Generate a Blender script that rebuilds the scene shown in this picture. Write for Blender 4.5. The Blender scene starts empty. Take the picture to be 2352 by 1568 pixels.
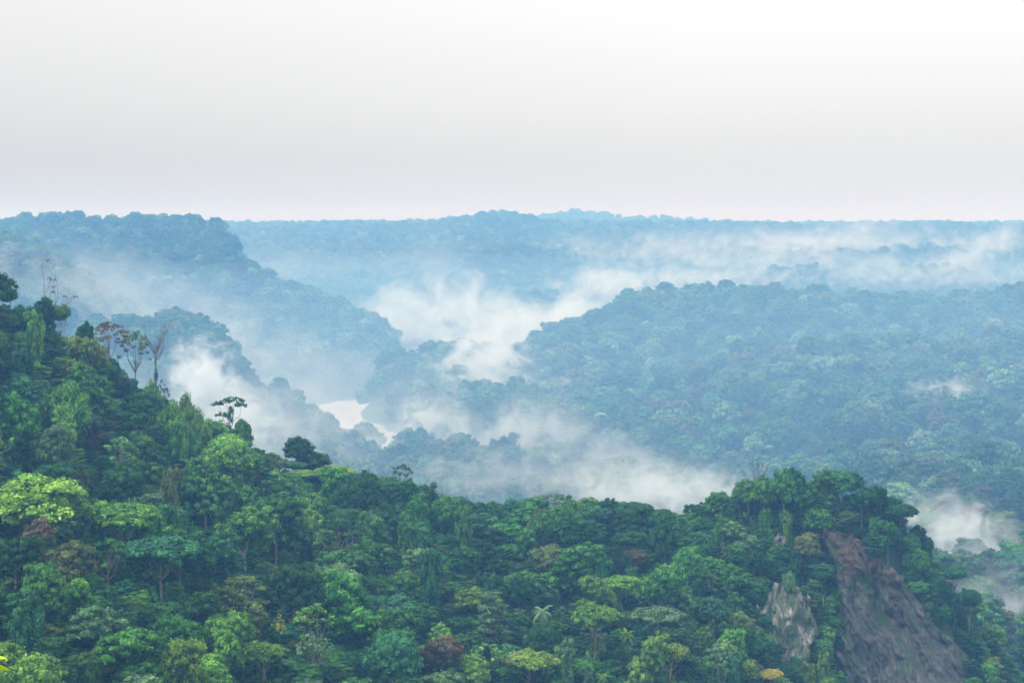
import bpy, math
import numpy as np

# ------------------------------------------------------------------ camera, sky, sun, exposure
scene = bpy.context.scene
COL = scene.collection
F = 4573.0            # focal length in units of the 2352 px wide layout sheet (70 mm lens)
CH = 270.0            # camera height above the river
U0, V0 = 1176.0, 508.0
cam_d = bpy.data.cameras.new('camera')
cam_d.lens = 70.0; cam_d.sensor_width = 36.0
cam_d.shift_y = -(784.0 - V0) / 2352.0
cam_d.clip_start = 0.5; cam_d.clip_end = 60000
cam = bpy.data.objects.new('camera', cam_d); COL.objects.link(cam)
cam.location = (0, 0, CH); cam.rotation_euler = (math.radians(90), 0, 0)
scene.camera = cam

SUN_EL, SUN_AZ = math.radians(52), math.radians(-118)     # azimuth measured from +Y towards +X
world = bpy.data.worlds.new('World'); scene.world = world
world.use_nodes = True
nt = world.node_tree; nt.nodes.clear()
def N(t, kind, **kw):
    n = t.nodes.new(kind)
    for k, v in kw.items():
        if k.startswith('i_'):
            n.inputs[int(k[2:])].default_value = v
        else:
            setattr(n, k, v)
    return n
out = N(nt, 'ShaderNodeOutputWorld')
sky = N(nt, 'ShaderNodeTexSky', sky_type='NISHITA')
sky.sun_disc = False; sky.sun_elevation = SUN_EL; sky.sun_rotation = SUN_AZ
sky.air_density = 1.0; sky.dust_density = 3.0
bg_sky = N(nt, 'ShaderNodeBackground'); bg_sky.inputs[1].default_value = 0.10
nt.links.new(sky.outputs[0], bg_sky.inputs[0])
tc = N(nt, 'ShaderNodeTexCoord')
sep = N(nt, 'ShaderNodeSeparateXYZ'); nt.links.new(tc.outputs['Generated'], sep.inputs[0])
ramp = N(nt, 'ShaderNodeValToRGB')          # overcast: a thick cloud layer, brighter overhead
cr = ramp.color_ramp; cr.interpolation = 'LINEAR'
SKY = [(0.0, (.262, .253, .236)), (0.012, (.262, .255, .240)), (0.030, (.261, .260, .250)), (0.060, (.302, .303, .299)),
       (0.105, (.345, .345, .347)), (0.30, (.40, .40, .40)), (0.6, (.50, .50, .50)), (1.0, (.62, .62, .62))]
cr.elements[0].position = 0.0; cr.elements[0].color = (*SKY[0][1], 1)
cr.elements[1].position = 1.0; cr.elements[1].color = (*SKY[-1][1], 1)
for p, c in SKY[1:-1]:
    e = cr.elements.new(p); e.color = (*c, 1)
nt.links.new(sep.outputs[2], ramp.inputs[0])
# cloud is thinner towards the right: a little brighter there
mx = N(nt, 'ShaderNodeMath', operation='MULTIPLY_ADD'); mx.inputs[1].default_value = 0.42; mx.inputs[2].default_value = 1.0
nt.links.new(sep.outputs[0], mx.inputs[0])
cl = N(nt, 'ShaderNodeClamp'); cl.inputs[1].default_value = 0.86; cl.inputs[2].default_value = 1.04
nt.links.new(mx.outputs[0], cl.inputs[0])
nz = N(nt, 'ShaderNodeTexNoise'); nz.inputs['Scale'].default_value = 2.2; nz.inputs['Detail'].default_value = 1.0
nt.links.new(tc.outputs['Generated'], nz.inputs['Vector'])
nm = N(nt, 'ShaderNodeMath', operation='MULTIPLY_ADD'); nm.inputs[1].default_value = 0.05; nm.inputs[2].default_value = 0.975
nt.links.new(nz.outputs[0], nm.inputs[0])
mm = N(nt, 'ShaderNodeMath', operation='MULTIPLY')
nt.links.new(cl.outputs[0], mm.inputs[0]); nt.links.new(nm.outputs[0], mm.inputs[1])
ms = N(nt, 'ShaderNodeMath', operation='MULTIPLY'); ms.inputs[1].default_value = 3.0
nt.links.new(mm.outputs[0], ms.inputs[0])
bg_cl = N(nt, 'ShaderNodeBackground')
nt.links.new(ramp.outputs[0], bg_cl.inputs[0]); nt.links.new(ms.outputs[0], bg_cl.inputs[1])
mix = N(nt, 'ShaderNodeMixShader'); mix.inputs[0].default_value = 0.94
nt.links.new(bg_sky.outputs[0], mix.inputs[1]); nt.links.new(bg_cl.outputs[0], mix.inputs[2])
nt.links.new(mix.outputs[0], out.inputs[0])

sun_d = bpy.data.lights.new('sun', 'SUN'); sun_d.energy = 3.3; sun_d.angle = math.radians(10); sun_d.color = (1.0, .975, .94)
sun = bpy.data.objects.new('sun', sun_d); COL.objects.link(sun)
sd = (math.cos(SUN_EL) * math.sin(SUN_AZ), math.cos(SUN_EL) * math.cos(SUN_AZ), math.sin(SUN_EL))
from mathutils import Vector
sun.rotation_euler = Vector(sd).to_track_quat('Z', 'Y').to_euler()
sun.location = (0, 0, 900)

vs = scene.view_settings
scene.display_settings.display_device = 'sRGB'
vs.view_transform = 'Standard'; vs.look = 'None'; vs.exposure = 0.0; vs.gamma = 1.0; vs.use_curve_mapping = False
cy = scene.cycles
cy.use_denoising = True
cy.max_bounces = 5; cy.diffuse_bounces = 2; cy.glossy_bounces = 2; cy.transmission_bounces = 2; cy.volume_bounces = 2
cy.transparent_max_bounces = 8
cy.volume_step_rate = 1.6; cy.volume_max_steps = 96
cy.caustics_reflective = False; cy.caustics_refractive = False

# ------------------------------------------------------------------ small helpers
RNG = np.random.default_rng(11)
def unproj(u, v, D):
    return np.array([(u - U0) / F * D, D, CH - (v - V0) / F * D])
def zat(v, D): return CH - (v - V0) / F * D
def tag(o, label=None, cat=None, group=None, kind=None):
    if label: o['label'] = label
    if cat: o['category'] = cat
    if group: o['group'] = group
    if kind: o['kind'] = kind
    return o

def _hash(ix, iy, seed):
    n = (ix * 374761393 + iy * 668265263 + seed * 1442695041) & 0xFFFFFFFF
    n = ((n ^ (n >> 13)) * 1274126177) & 0xFFFFFFFF
    return ((n ^ (n >> 16)) & 0xFFFF) / 65535.0
def vnoise(x, y, seed=0):
    ix = np.floor(x).astype(np.int64); iy = np.floor(y).astype(np.int64)
    fx = x - ix; fy = y - iy
    fx = fx * fx * (3 - 2 * fx); fy = fy * fy * (3 - 2 * fy)
    a = _hash(ix, iy, seed); b = _hash(ix + 1, iy, seed); c = _hash(ix, iy + 1, seed); d = _hash(ix + 1, iy + 1, seed)
    return (a * (1 - fx) + b * fx) * (1 - fy) + (c * (1 - fx) + d * fx) * fy
def fbm(x, y, s, octv=4, seed=0):
    x = np.asarray(x, float) / s; y = np.asarray(y, float) / s
    r = 0; a = 1.0; t = 0
    for k in range(octv):
        r = r + a * (vnoise(x, y, seed + k * 17) * 2 - 1); t += a; a *= .5; x = x * 2.03 + 7.1; y = y * 2.03 + 3.7
    return r / t

def mesh_np(name, verts, faces, mat=None, attrs=None, smooth=False):
    """verts (N,3); faces: list of int arrays each (M,k)"""
    me = bpy.data.meshes.new(name)
    faces = [f for f in faces if len(f)]
    me.vertices.add(len(verts)); me.vertices.foreach_set('co', np.asarray(verts, np.float32).ravel())
    if faces:
        tot = np.concatenate([np.full(len(f), f.shape[1], np.int32) for f in faces])
        idx = np.concatenate([f.ravel() for f in faces]).astype(np.int32)
        me.loops.add(len(idx)); me.loops.foreach_set('vertex_index', idx)
        me.polygons.add(len(tot))
        st = np.concatenate([[0], np.cumsum(tot)[:-1]]).astype(np.int32)
        me.polygons.foreach_set('loop_start', st)
        if smooth: me.polygons.foreach_set('use_smooth', np.ones(len(tot), bool))
    for k, (ty, dat) in (attrs or {}).items():
        a = me.attributes.new(k, ty, 'POINT')
        a.data.foreach_set('vector' if ty == 'FLOAT_VECTOR' else 'value', np.asarray(dat, np.float32).ravel())
    if mat: me.materials.append(mat)
    me.update(calc_edges=True)
    return me
def obj(name, me, parent=None):
    o = bpy.data.objects.new(name, me); COL.objects.link(o)
    if parent is not None: o.parent = parent
    return o

# ------------------------------------------------------------------ materials
def mat_new(name):
    m = bpy.data.materials.new(name); m.use_nodes = True
    t = m.node_tree; t.nodes.clear()
    o = N(t, 'ShaderNodeOutputMaterial')
    return m, t, o
def rgbmix(t, blend='MIX', fac=None):
    n = N(t, 'ShaderNodeMix', data_type='RGBA', blend_type=blend)
    if fac is not None: n.inputs[0].default_value = fac
    return n
def leaf_material(name, instanced):
    m, t, o = mat_new(name)
    if instanced:
        at = N(t, 'ShaderNodeAttribute', attribute_type='INSTANCER', attribute_name='tint'); src = at.outputs['Color']
    else:
        oi = N(t, 'ShaderNodeObjectInfo'); src = oi.outputs['Color']
    lv = N(t, 'ShaderNodeAttribute', attribute_type='GEOMETRY', attribute_name='leafv')
    r = N(t, 'ShaderNodeMapRange'); r.inputs[3].default_value = .40; r.inputs[4].default_value = 2.5
    if instanced: r.inputs[3].default_value = .7; r.inputs[4].default_value = 1.7
    t.links.new(lv.outputs['Fac'], r.inputs[0])
    mu = rgbmix(t, 'MULTIPLY', 1.0)
    t.links.new(src, mu.inputs[6]); t.links.new(r.outputs[0], mu.inputs[7])
    hs = N(t, 'ShaderNodeHueSaturation')
    r2 = N(t, 'ShaderNodeMapRange'); r2.inputs[3].default_value = .515; r2.inputs[4].default_value = .48
    t.links.new(lv.outputs['Fac'], r2.inputs[0]); t.links.new(r2.outputs[0], hs.inputs[0]); t.links.new(mu.outputs[2], hs.inputs['Color'])
    df = N(t, 'ShaderNodeBsdfPrincipled'); df.inputs['Roughness'].default_value = .62
    df.inputs['Specular IOR Level'].default_value = .1
    tr = N(t, 'ShaderNodeBsdfTranslucent')
    t.links.new(hs.outputs[0], df.inputs['Base Color'])
    w = rgbmix(t, 'MULTIPLY', 1.0); w.inputs[7].default_value = (1.25, 1.2, .5, 1)
    t.links.new(hs.outputs[0], w.inputs[6]); t.links.new(w.outputs[2], tr.inputs[0])
    mxs = N(t, 'ShaderNodeMixShader'); mxs.inputs[0].default_value = .22
    t.links.new(df.outputs[0], mxs.inputs[1]); t.links.new(tr.outputs[0], mxs.inputs[2]); t.links.new(mxs.outputs[0], o.inputs[0])
    return m
M_LEAF = leaf_material('rainforest leaves', False)
M_LEAFI = leaf_material('rainforest leaves of the woods', True)
def bark_material():
    m, t, o = mat_new('pale bark')
    oi = N(t, 'ShaderNodeObjectInfo')
    tcn = N(t, 'ShaderNodeTexCoord'); mp = N(t, 'ShaderNodeMapping'); mp.inputs['Scale'].default_value = (1, 1, .25)
    t.links.new(tcn.outputs['Object'], mp.inputs[0])
    nn = N(t, 'ShaderNodeTexNoise'); nn.inputs['Scale'].default_value = 1.6; nn.inputs['Detail'].default_value = 4
    t.links.new(mp.outputs[0], nn.inputs['Vector'])
    r = N(t, 'ShaderNodeMapRange'); r.inputs[1].default_value = .3; r.inputs[2].default_value = .7; r.inputs[3].default_value = .5; r.inputs[4].default_value = 1.35
    t.links.new(nn.outputs[0], r.inputs[0])
    mu = rgbmix(t, 'MULTIPLY', 1.0); t.links.new(oi.outputs['Color'], mu.inputs[6]); t.links.new(r.outputs[0], mu.inputs[7])
    b = N(t, 'ShaderNodeBsdfPrincipled'); b.inputs['Roughness'].default_value = .9
    t.links.new(mu.outputs[2], b.inputs['Base Color']); t.links.new(b.outputs[0], o.inputs[0])
    return m
M_BARK = bark_material()
def ground_material():
    m, t, o = mat_new('forest floor')
    g = N(t, 'ShaderNodeNewGeometry')
    nn = N(t, 'ShaderNodeTexNoise'); nn.inputs['Scale'].default_value = .06; nn.inputs['Detail'].default_value = 8; nn.inputs['Roughness'].default_value = .65
    t.links.new(g.outputs['Position'], nn.inputs['Vector'])
    rp = N(t, 'ShaderNodeValToRGB'); c = rp.color_ramp
    c.elements[0].position = .35; c.elements[0].color = (.014, .035, .012, 1)
    c.elements[1].position = .7; c.elements[1].color = (.045, .10, .03, 1)
    t.links.new(nn.outputs[0], rp.inputs[0])
    b = N(t, 'ShaderNodeBsdfPrincipled'); b.inputs['Roughness'].default_value = .95
    bp = N(t, 'ShaderNodeBump'); bp.inputs['Distance'].default_value = 3.0
    t.links.new(nn.outputs[0], bp.inputs['Height']); t.links.new(bp.outputs[0], b.inputs['Normal'])
    t.links.new(rp.outputs[0], b.inputs['Base Color']); t.links.new(b.outputs[0], o.inputs[0])
    return m
M_GROUND = ground_material()
def water_material():
    m, t, o = mat_new('sky-whitened river water')
    g = N(t, 'ShaderNodeNewGeometry')
    nn = N(t, 'ShaderNodeTexNoise'); nn.inputs['Scale'].default_value = .08; nn.inputs['Detail'].default_value = 5
    t.links.new(g.outputs['Position'], nn.inputs['Vector'])
    bp = N(t, 'ShaderNodeBump'); bp.inputs['Distance'].default_value = .25; bp.inputs['Strength'].default_value = .3
    t.links.new(nn.outputs[0], bp.inputs['Height'])
    b = N(t, 'ShaderNodeBsdfPrincipled'); b.inputs['Base Color'].default_value = (.72, .71, .69, 1)  # near-white base colour carries the sky's sheen on the water
    b.inputs['Roughness'].default_value = .12; b.inputs['Specular IOR Level'].default_value = 1.0; b.inputs['IOR'].default_value = 1.45
    t.links.new(bp.outputs[0], b.inputs['Normal']); t.links.new(b.outputs[0], o.inputs[0])
    return m
M_WATER = water_material()

# ------------------------------------------------------------------ terrain heights
def L(*rows): return np.array(rows, float)
# near ridge: u, frontD, frontV, midD, midV, crestD, crestV  (ground, not tree tops)
NR = L((-900, 380, 1640, 480, 900, 560, 380), (-300, 390, 1640, 500, 1090, 590, 600), (0, 405, 1640, 520, 1180, 620, 765), (200, 415, 1640, 540, 1220, 640, 865),
       (400, 435, 1640, 565, 1265, 665, 1000), (600, 465, 1640, 590, 1320, 690, 1105), (800, 500, 1640, 610, 1350, 705, 1150),
       (1000, 530, 1640, 630, 1370, 715, 1195), (1200, 555, 1640, 640, 1395, 720, 1222), (1400, 565, 1640, 645, 1400, 722, 1225),
       (1540, 575, 1640, 650, 1410, 722, 1245), (1640, 590, 1640, 648, 1450, 715, 1230), (1740, 605, 1640, 650, 1490, 708, 1200),
       (1900, 642, 1700, 664, 1568, 702, 1180), (2000, 645, 1705, 664, 1580, 702, 1200), (2100, 648, 1712, 666, 1600, 702, 1295),
       (2200, 652, 1730, 670, 1640, 705, 1440), (2352, 660, 1780, 680, 1720, 712, 1650), (2600, 660, 1950, 680, 1930, 712, 1900), (3300, 660, 2100, 680, 2100, 712, 2100))
# treeline of the near ridge: u, v
TL = L((-300, 500), (0, 648), (100, 685), (200, 745), (300, 835), (400, 890), (470, 940), (600, 1005), (650, 1045), (760, 1062), (930, 1085), (1000, 1110),
       (1080, 1142), (1250, 1132), (1400, 1135), (1500, 1150), (1545, 1172), (1600, 1142), (1700, 1100), (1800, 1080), (1900, 1064), (1960, 1080), (2000, 1100),
       (2100, 1165), (2150, 1260), (2250, 1380), (2300, 1470), (2352, 1545), (2600, 1800))
def treeline(u): return np.interp(u, TL[:, 0], TL[:, 1])
# far ridges: rows u, tree-top v, D ; front width, back width, drop of base
L2 = dict(c=L((-200, 700, 2300), (100, 740, 2300), (250, 745, 2300), (310, 742, 2280), (330, 733, 2280), (420, 735, 2280), (500, 768, 2280), (548, 832, 2280), (582, 890, 2290), (615, 960, 2300), (655, 1080, 2300), (700, 1350, 2300)),
          wf=520, wb=500, pf=1.2)
L2b = dict(c=L((540, 1050, 2350), (600, 905, 2380), (650, 890, 2380), (685, 905, 2380), (700, 985, 2380), (740, 1030, 2380), (800, 1075, 2380)), wf=180, wb=150, pf=1.)
L3 = dict(c=L((-900, 500, 4200), (-200, 520, 4200), (0, 516, 4150), (60, 508, 4100), (130, 505, 4000), (200, 512, 3950), (300, 510, 3900), (400, 503, 3850), (470, 508, 3800), (500, 528, 3750),
              (540, 568, 3700), (570, 610, 3650), (600, 640, 3600), (650, 670, 3550), (700, 685, 3500), (750, 705, 3450), (800, 725, 3400), (850, 747, 3350), (895, 790, 3300), (930, 850, 3300), (960, 1000, 3300)),
          wf=650, wb=900, pf=.9)
L3b = dict(c=L((-900, 480, 2900), (-200, 530, 2900), (0, 545, 2900), (80, 558, 2900), (130, 585, 2900), (170, 620, 2900), (230, 670, 2900), (300, 715, 2900), (400, 790, 2900), (500, 900, 2900)), wf=700, wb=400, pf=1.0)
L4 = dict(c=L((795, 990, 2980), (808, 880, 2960), (830, 835, 2950), (870, 802, 2940), (930, 803, 2920), (980, 795, 2900), (1040, 786, 2900), (1090, 800, 2900), (1130, 787, 2900), (1190, 797, 2900), (1250, 762, 2920), (1310, 727, 2960),
              (1380, 700, 3000), (1440, 675, 3050), (1500, 668, 3100), (1560, 662, 3150), (1650, 655, 3200), (1750, 652, 3200), (1800, 665, 3200), (1900, 667, 3200), (2000, 677, 3200), (2080, 682, 3200), (2200, 672, 3200), (2352, 660, 3200), (3200, 640, 3200)),
          wf=900, wb=420, pf=1.35)
L4B = dict(c=L((880, 1150, 2360), (930, 930, 2380), (960, 908, 2380), (1060, 906, 2380), (1090, 896, 2380), (1200, 906, 2380), (1260, 917, 2380), (1320, 902, 2400), (1400, 882, 2420), (1480, 868, 2450), (1560, 845, 2450), (1700, 812, 2450),
               (2000, 792, 2450), (2352, 780, 2450), (3200, 760, 2450)), wf=560, wb=260, pf=.95)
L6a = dict(c=L((1120, 760, 3850), (1150, 695, 3850), (1170, 668, 3850), (1230, 662, 3850), (1280, 658, 3850), (1310, 680, 3850), (1340, 760, 3850)), wf=160, wb=160, pf=1)
L6 = dict(c=L((1400, 760, 4200), (1480, 700, 4200), (1560, 662, 4200), (1650, 645, 4200), (1780, 618, 4200), (1850, 610, 4200), (1900, 625, 4200), (2000, 642, 4200), (2080, 612, 4200), (2200, 608, 4200), (2260, 640, 4200), (2352, 650, 4200), (3200, 640, 4200)),
          wf=450, wb=350, pf=1)
L7 = dict(c=L((1100, 530, 9300), (1200, 508, 9300), (1250, 497, 9300), (1320, 488, 9300), (1370, 493, 9300), (1430, 503, 9300), (1550, 505, 9300), (1650, 512, 9300), (1800, 530, 9300)), wf=900, wb=2500, pf=1)
L5 = dict(c=L((-1500, 519, 6600), (300, 519, 6600), (480, 515, 6600), (560, 517, 6600), (700, 515, 6600), (1000, 513, 6500), (1060, 498, 6300), (1130, 486, 6200), (1190, 490, 6200), (1260, 506, 6400), (1400, 514, 6600), (1600, 514, 6600), (1800, 518, 6600),
              (2000, 519, 6600), (2200, 518, 6600), (2352, 516, 6600), (3400, 516, 6600)), wf=2300, wb=9000, pf=.8)
RIVER = np.array([(700, 1500), (420, 1800), (166, 1923), (60, 2040), (-83, 2158), (-140, 2330), (-177, 2484), (-225, 2616), (-275, 2760), (-265, 2850), (-215, 2960), (-130, 3050), (0, 3160), (250, 3350), (500, 3600), (900, 3900)], float)
RW = 44.0
def river_w(y): return np.interp(y, [1900, 2480, 2640, 3000, 3200], [16, 22, 48, 46, 24])
def river_dist(x, y):
    d = np.full(x.shape, 1e9)
    for (ax, ay), (bx, by) in zip(RIVER[:-1], RIVER[1:]):
        dx, dy = bx - ax, by - ay
        t = np.clip(((x - ax) * dx + (y - ay) * dy) / (dx * dx + dy * dy), 0, 1)
        d = np.minimum(d, np.hypot(x - ax - t * dx, y - ay - t * dy))
    return d
def smooth(a, b, x):
    t = np.clip((x - a) / (b - a), 0, 1); return t * t * (3 - 2 * t)
def near_z(u, y):
    c = [np.interp(u, NR[:, 0], NR[:, k]) for k in range(1, 7)]
    fD, mD, cD = c[0], c[2], c[4]
    fz, mz, cz = zat(c[1], fD), zat(c[3], mD), zat(c[5], cD)
    a = np.where(y < fD, fz - (fD - y) * .42,
        np.where(y < mD, fz + (mz - fz) * np.clip((y - fD) / (mD - fD), 0, 1),
        np.where(y < cD, mz + (cz - mz) * np.clip((y - mD) / (cD - mD), 0, 1), cz - (y - cD - 6) * .85)))
    return np.where((y >= cD) & (y < cD + 6), cz, a)
def height(x, y):
    x = np.asarray(x, float); y = np.asarray(y, float)
    ys = np.maximum(y, 60.0)
    u = U0 + F * x / ys
    base = 4 + 44 * smooth(1650, 2150, u) * (1 - smooth(2300, 3000, y)) + 10 * smooth(1000, 1500, u) + 3 * fbm(x, y, 120, 3, 5)
    base = base + 60 * smooth(3400, 4400, y)
    z = base.copy()
    for k, LR in enumerate((L2, L2b, L3, L3b, L4, L4B, L6a, L6, L5, L7)):
        c = LR['c']
        cD = np.interp(u, c[:, 0], c[:, 2]); cv = np.interp(u, c[:, 0], c[:, 1])
        cz = zat(cv, cD) - (36 if LR is L5 else 30 if LR is L4 else 13 if LR is L3 else 24)
        if LR is L5: cz = cz + 9 * fbm(x, y * .2, 420, 3, 55)
        if u.size:
            cz = np.where((u < c[0, 0] - 5) | (u > c[-1, 0] + 5), -50, cz)
        s = np.clip((cD - y) / LR['wf'], 0, 1)
        fz = base + (cz - base) * (1 - s) ** LR['pf']
        sb = np.clip((y - cD) / LR['wb'], 0, 1)
        bz = base + (cz - base) * (1 - sb * sb * (3 - 2 * sb))
        if LR is L5: bz = cz - 2 * sb
        w = np.where(y < cD, fz, bz)
        amp = np.where(y < cD, np.minimum(1, (cD - y) / 150.0), 0) * np.where(s >= 1, 0, 1)
        w = w + amp * (12 if LR is not L5 else 20) * fbm(x + 40 * k, y, 210 if LR is not L5 else 500, 4, 31 + k) * np.clip((cz - base) / 60, 0, 1)
        z = np.maximum(z, w)
        if LR is L7: z7 = np.where((s < 1) & (cz > 0), w, -99)
    far = smooth(6700, 7300, y)
    z = np.where(far > 0, np.maximum(z * (1 - far) + far * (224 + 16 * fbm(x, y, 620, 3, 77)), z7), z)
    z = z - 34 * smooth(9400, 11500, y)
    # river bed
    rd = river_dist(x, y)
    rw = river_w(y); f = smooth(rw, rw + 55, rd + 16 * fbm(x, y, 60, 2, 3))
    z = -3 * (1 - f) + z * f
    nz_ = near_z(u, y) + 2.2 * fbm(x, y, 28, 3, 8) * smooth(200, 400, y)
    camhill = np.where(y < 4, 268.2, np.maximum(268.2 - .46 * (y - 4), 112)) - .02 * np.abs(x)
    z = np.maximum(z, np.where(y < 1100, np.where(y > 330, np.maximum(nz_, 0), 0), -99))
    z = np.where(y < 420, np.maximum(camhill, np.where(y > 250, nz_, 0)), z)
    return z

def build_ground():
    rows = np.concatenate([np.linspace(-40, 330, 50), np.linspace(336, 760, 190), np.linspace(764, 1400, 60), np.linspace(1410, 4400, 300), np.linspace(4430, 7400, 110), np.linspace(7500, 13600, 40)])
    th = np.linspace(-.42, .42, 620)
    Y, T = np.meshgrid(rows, th, indexing='ij')
    X = T * (Y + 160)
    Z = height(X, Y)
    nr, nc = Y.shape
    V = np.stack([X, Y, Z], -1).reshape(-1, 3)
    i = (np.arange(nr - 1)[:, None] * nc + np.arange(nc - 1)[None]).ravel()
    Fq = np.stack([i, i + 1, i + nc + 1, i + nc], -1)
    o = obj('ground', mesh_np('ground', V, [Fq], M_GROUND, smooth=True))
    tag(o, kind='structure')
build_ground()
wv = np.array([(-1300, 1200, 0), (1500, 1200, 0), (2200, 4600, 0), (-1900, 4600, 0)], float)
tag(obj('river', mesh_np('river', wv, [np.array([[0, 1, 2, 3]])], M_WATER)), kind='structure')

# ------------------------------------------------------------------ haze (closed box; sky is wholly outside)
def box_mesh(name, x0, x1, y0, y1, z0, z1, m):
    V = np.array([(x, y, z) for z in (z0, z1) for y in (y0, y1) for x in (x0, x1)], float)
    Q = np.array([(0, 2, 3, 1), (4, 5, 7, 6), (0, 1, 5, 4), (2, 6, 7, 3), (0, 4, 6, 2), (1, 3, 7, 5)])
    return mesh_np(name, V, [Q], m)
HAZE = 2.5e-4
m, t, o = mat_new('moist air')
pv = N(t, 'ShaderNodeVolumePrincipled')
pv.inputs['Color'].default_value = (.185, .450, .90, 1)       # short wavelengths scatter most
pv.inputs['Absorption Color'].default_value = (1, .78, 0, 1)
pv.inputs['Density'].default_value = HAZE
pv.inputs['Anisotropy'].default_value = 0.0
t.links.new(pv.outputs[0], o.inputs['Volume'])
tag(obj('haze', box_mesh('haze', -7000, 7000, -60, 13700, -8, 335, m)), kind='stuff')
m, t, o = mat_new('moist valley air')                        # thicker air lying in the valleys, below the ridge tops
pv = N(t, 'ShaderNodeVolumePrincipled')
pv.inputs['Color'].default_value = (.29, .56, .95, 1); pv.inputs['Absorption Color'].default_value = (1, 1, 1, 1)
pv.inputs['Density'].default_value = 2.4e-4; pv.inputs['Anisotropy'].default_value = 0.0
t.links.new(pv.outputs[0], o.inputs['Volume'])
tag(obj('valley_mist', box_mesh('valley_mist', -3500, 3500, 1000, 4700, -6, 200, m)), 'thin blue mist lying in the valleys beyond the near ridge', kind='stuff')

# ------------------------------------------------------------------ tree builders
def rot_to(n, rng):
    """tangent frames for normals n (N,3)"""
    a = rng.normal(size=n.shape); a -= (a * n).sum(1, keepdims=True) * n
    a /= np.linalg.norm(a, axis=1, keepdims=True) + 1e-9
    return a, np.cross(n, a)
ICO = None
def ico():
    global ICO
    if ICO is None:
        import bmesh
        bm = bmesh.new(); bmesh.ops.create_icosphere(bm, subdivisions=2, radius=1.0)
        v = np.array([x.co[:] for x in bm.verts]); f = np.array([[w.index for w in p.verts] for p in bm.faces]); bm.free()
        ICO = (v, f)
    return ICO
def foliage(name, lobes, leaf, dens, mat, rng, up=.18, droop=0., aspect=.55, core=.74, zmin=-.6, jit=.42):
    """lobes: (n,6) centre + radii. Leaf sprays scattered over lumpy clumps."""
    lobes = np.asarray(lobes, float)
    P, Nn, S, A = [], [], [], []
    for k, lb in enumerate(lobes):
        c, r = lb[:3], lb[3:6]
        area = 4 * math.pi * ((r[0] * r[1]) ** 1.6 + (r[0] * r[2]) ** 1.6 + (r[1] * r[2]) ** 1.6) ** (1 / 1.6) / 3 ** (1 / 1.6)
        n = max(6, int(area * dens / (leaf * leaf)))
        d = rng.normal(size=(n, 3)); d /= np.linalg.norm(d, axis=1, keepdims=True)
        d = d[(d[:, 2] > zmin) | (rng.random(n) < .25)]
        n = len(d)
        lump = 1 + .16 * np.sin(d[:, 0] * 5 + k) * np.cos(d[:, 1] * 6 + 2 * k)
        p = c + d * r * (.72 + .36 * rng.random((n, 1)) ** .7) * lump[:, None]
        nn = d / r; nn /= np.linalg.norm(nn, axis=1, keepdims=True)
        nn = nn + np.array([0, 0, up]) + rng.normal(size=(n, 3)) * jit
        nn /= np.linalg.norm(nn, axis=1, keepdims=True)
        P.append(p); Nn.append(nn); S.append(leaf * (.55 + .8 * rng.random(n))); A.append(np.clip(.45 + .2 * rng.normal() + .22 * rng.normal(size=n), 0, 1))
    P = np.concatenate(P); Nn = np.concatenate(Nn); S = np.concatenate(S)[:, None]; A = np.concatenate(A)
    # drop leaves buried inside other lobes
    keep = np.ones(len(P), bool)
    for lb in lobes:
        q = (((P - lb[:3]) / (lb[3:6] * .66)) ** 2).sum(1); keep &= q > 1
    P, Nn, S, A = P[keep], Nn[keep], S[keep], A[keep]
    a, b = rot_to(Nn, rng)
    if droop:
        a[:, 2] -= droop; a /= np.linalg.norm(a, axis=1, keepdims=True); b = np.cross(Nn, a)
        b /= np.linalg.norm(b, axis=1, keepdims=True) + 1e-9
    sk = (rng.random((len(P), 1)) - .5) * .5
    V = np.stack([P + a * S, P + b * S * aspect + a * S * sk + Nn * S * .1, P - a * S * .9 - Nn * S * .12, P - b * S * aspect - a * S * sk * .6 + Nn * S * .1], 1).reshape(-1, 3)
    Fq = np.arange(len(V)).reshape(-1, 4)
    At = np.repeat(A, 4)
    faces = [Fq]
    if core:
        iv, fi = ico(); CV, CF = [], []
        off = len(V)
        for k, lb in enumerate(lobes):
            w = iv * (1 + .18 * rng.normal(size=(len(iv), 1)))
            CV.append(w * lb[3:6] * core + lb[:3]); CF.append(fi + off); off += len(iv)
        CV = np.concatenate(CV); V = np.concatenate([V, CV]); faces.append(np.concatenate(CF)); At = np.concatenate([At, np.clip(rng.normal(size=len(CV)) * .2 + .4, 0, 1)])
    return mesh_np(name, V, faces, mat, {'leafv': ('FLOAT', At)})

def shell(R, RZ, C, n, r, rng, flat=.62, zlo=-.35, rad=.8, wob=.12):
    """sub-lobes over an ellipsoidal shell"""
    g = (1 + 5 ** .5) / 2
    out_ = []
    i = np.arange(n) + .5
    zz = zlo + (1 - zlo) * (1 - i / n)
    ph = 2 * math.pi * i / g + rng.random() * 6
    for z_, p_ in zip(zz, ph):
        q = math.sqrt(max(0, 1 - z_ * z_))
        rr = r * (.65 + .75 * rng.random())
        k = rad * (1 + wob * rng.normal())
        out_.append((C[0] + R * k * q * math.cos(p_), C[1] + R * k * q * math.sin(p_), C[2] + RZ * k * z_, rr, rr * (.8 + .4 * rng.random()), rr * flat * (.8 + .4 * rng.random())))
    out_.append((C[0], C[1], C[2], R * .66, R * .66, RZ * .6))
    return out_

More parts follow.
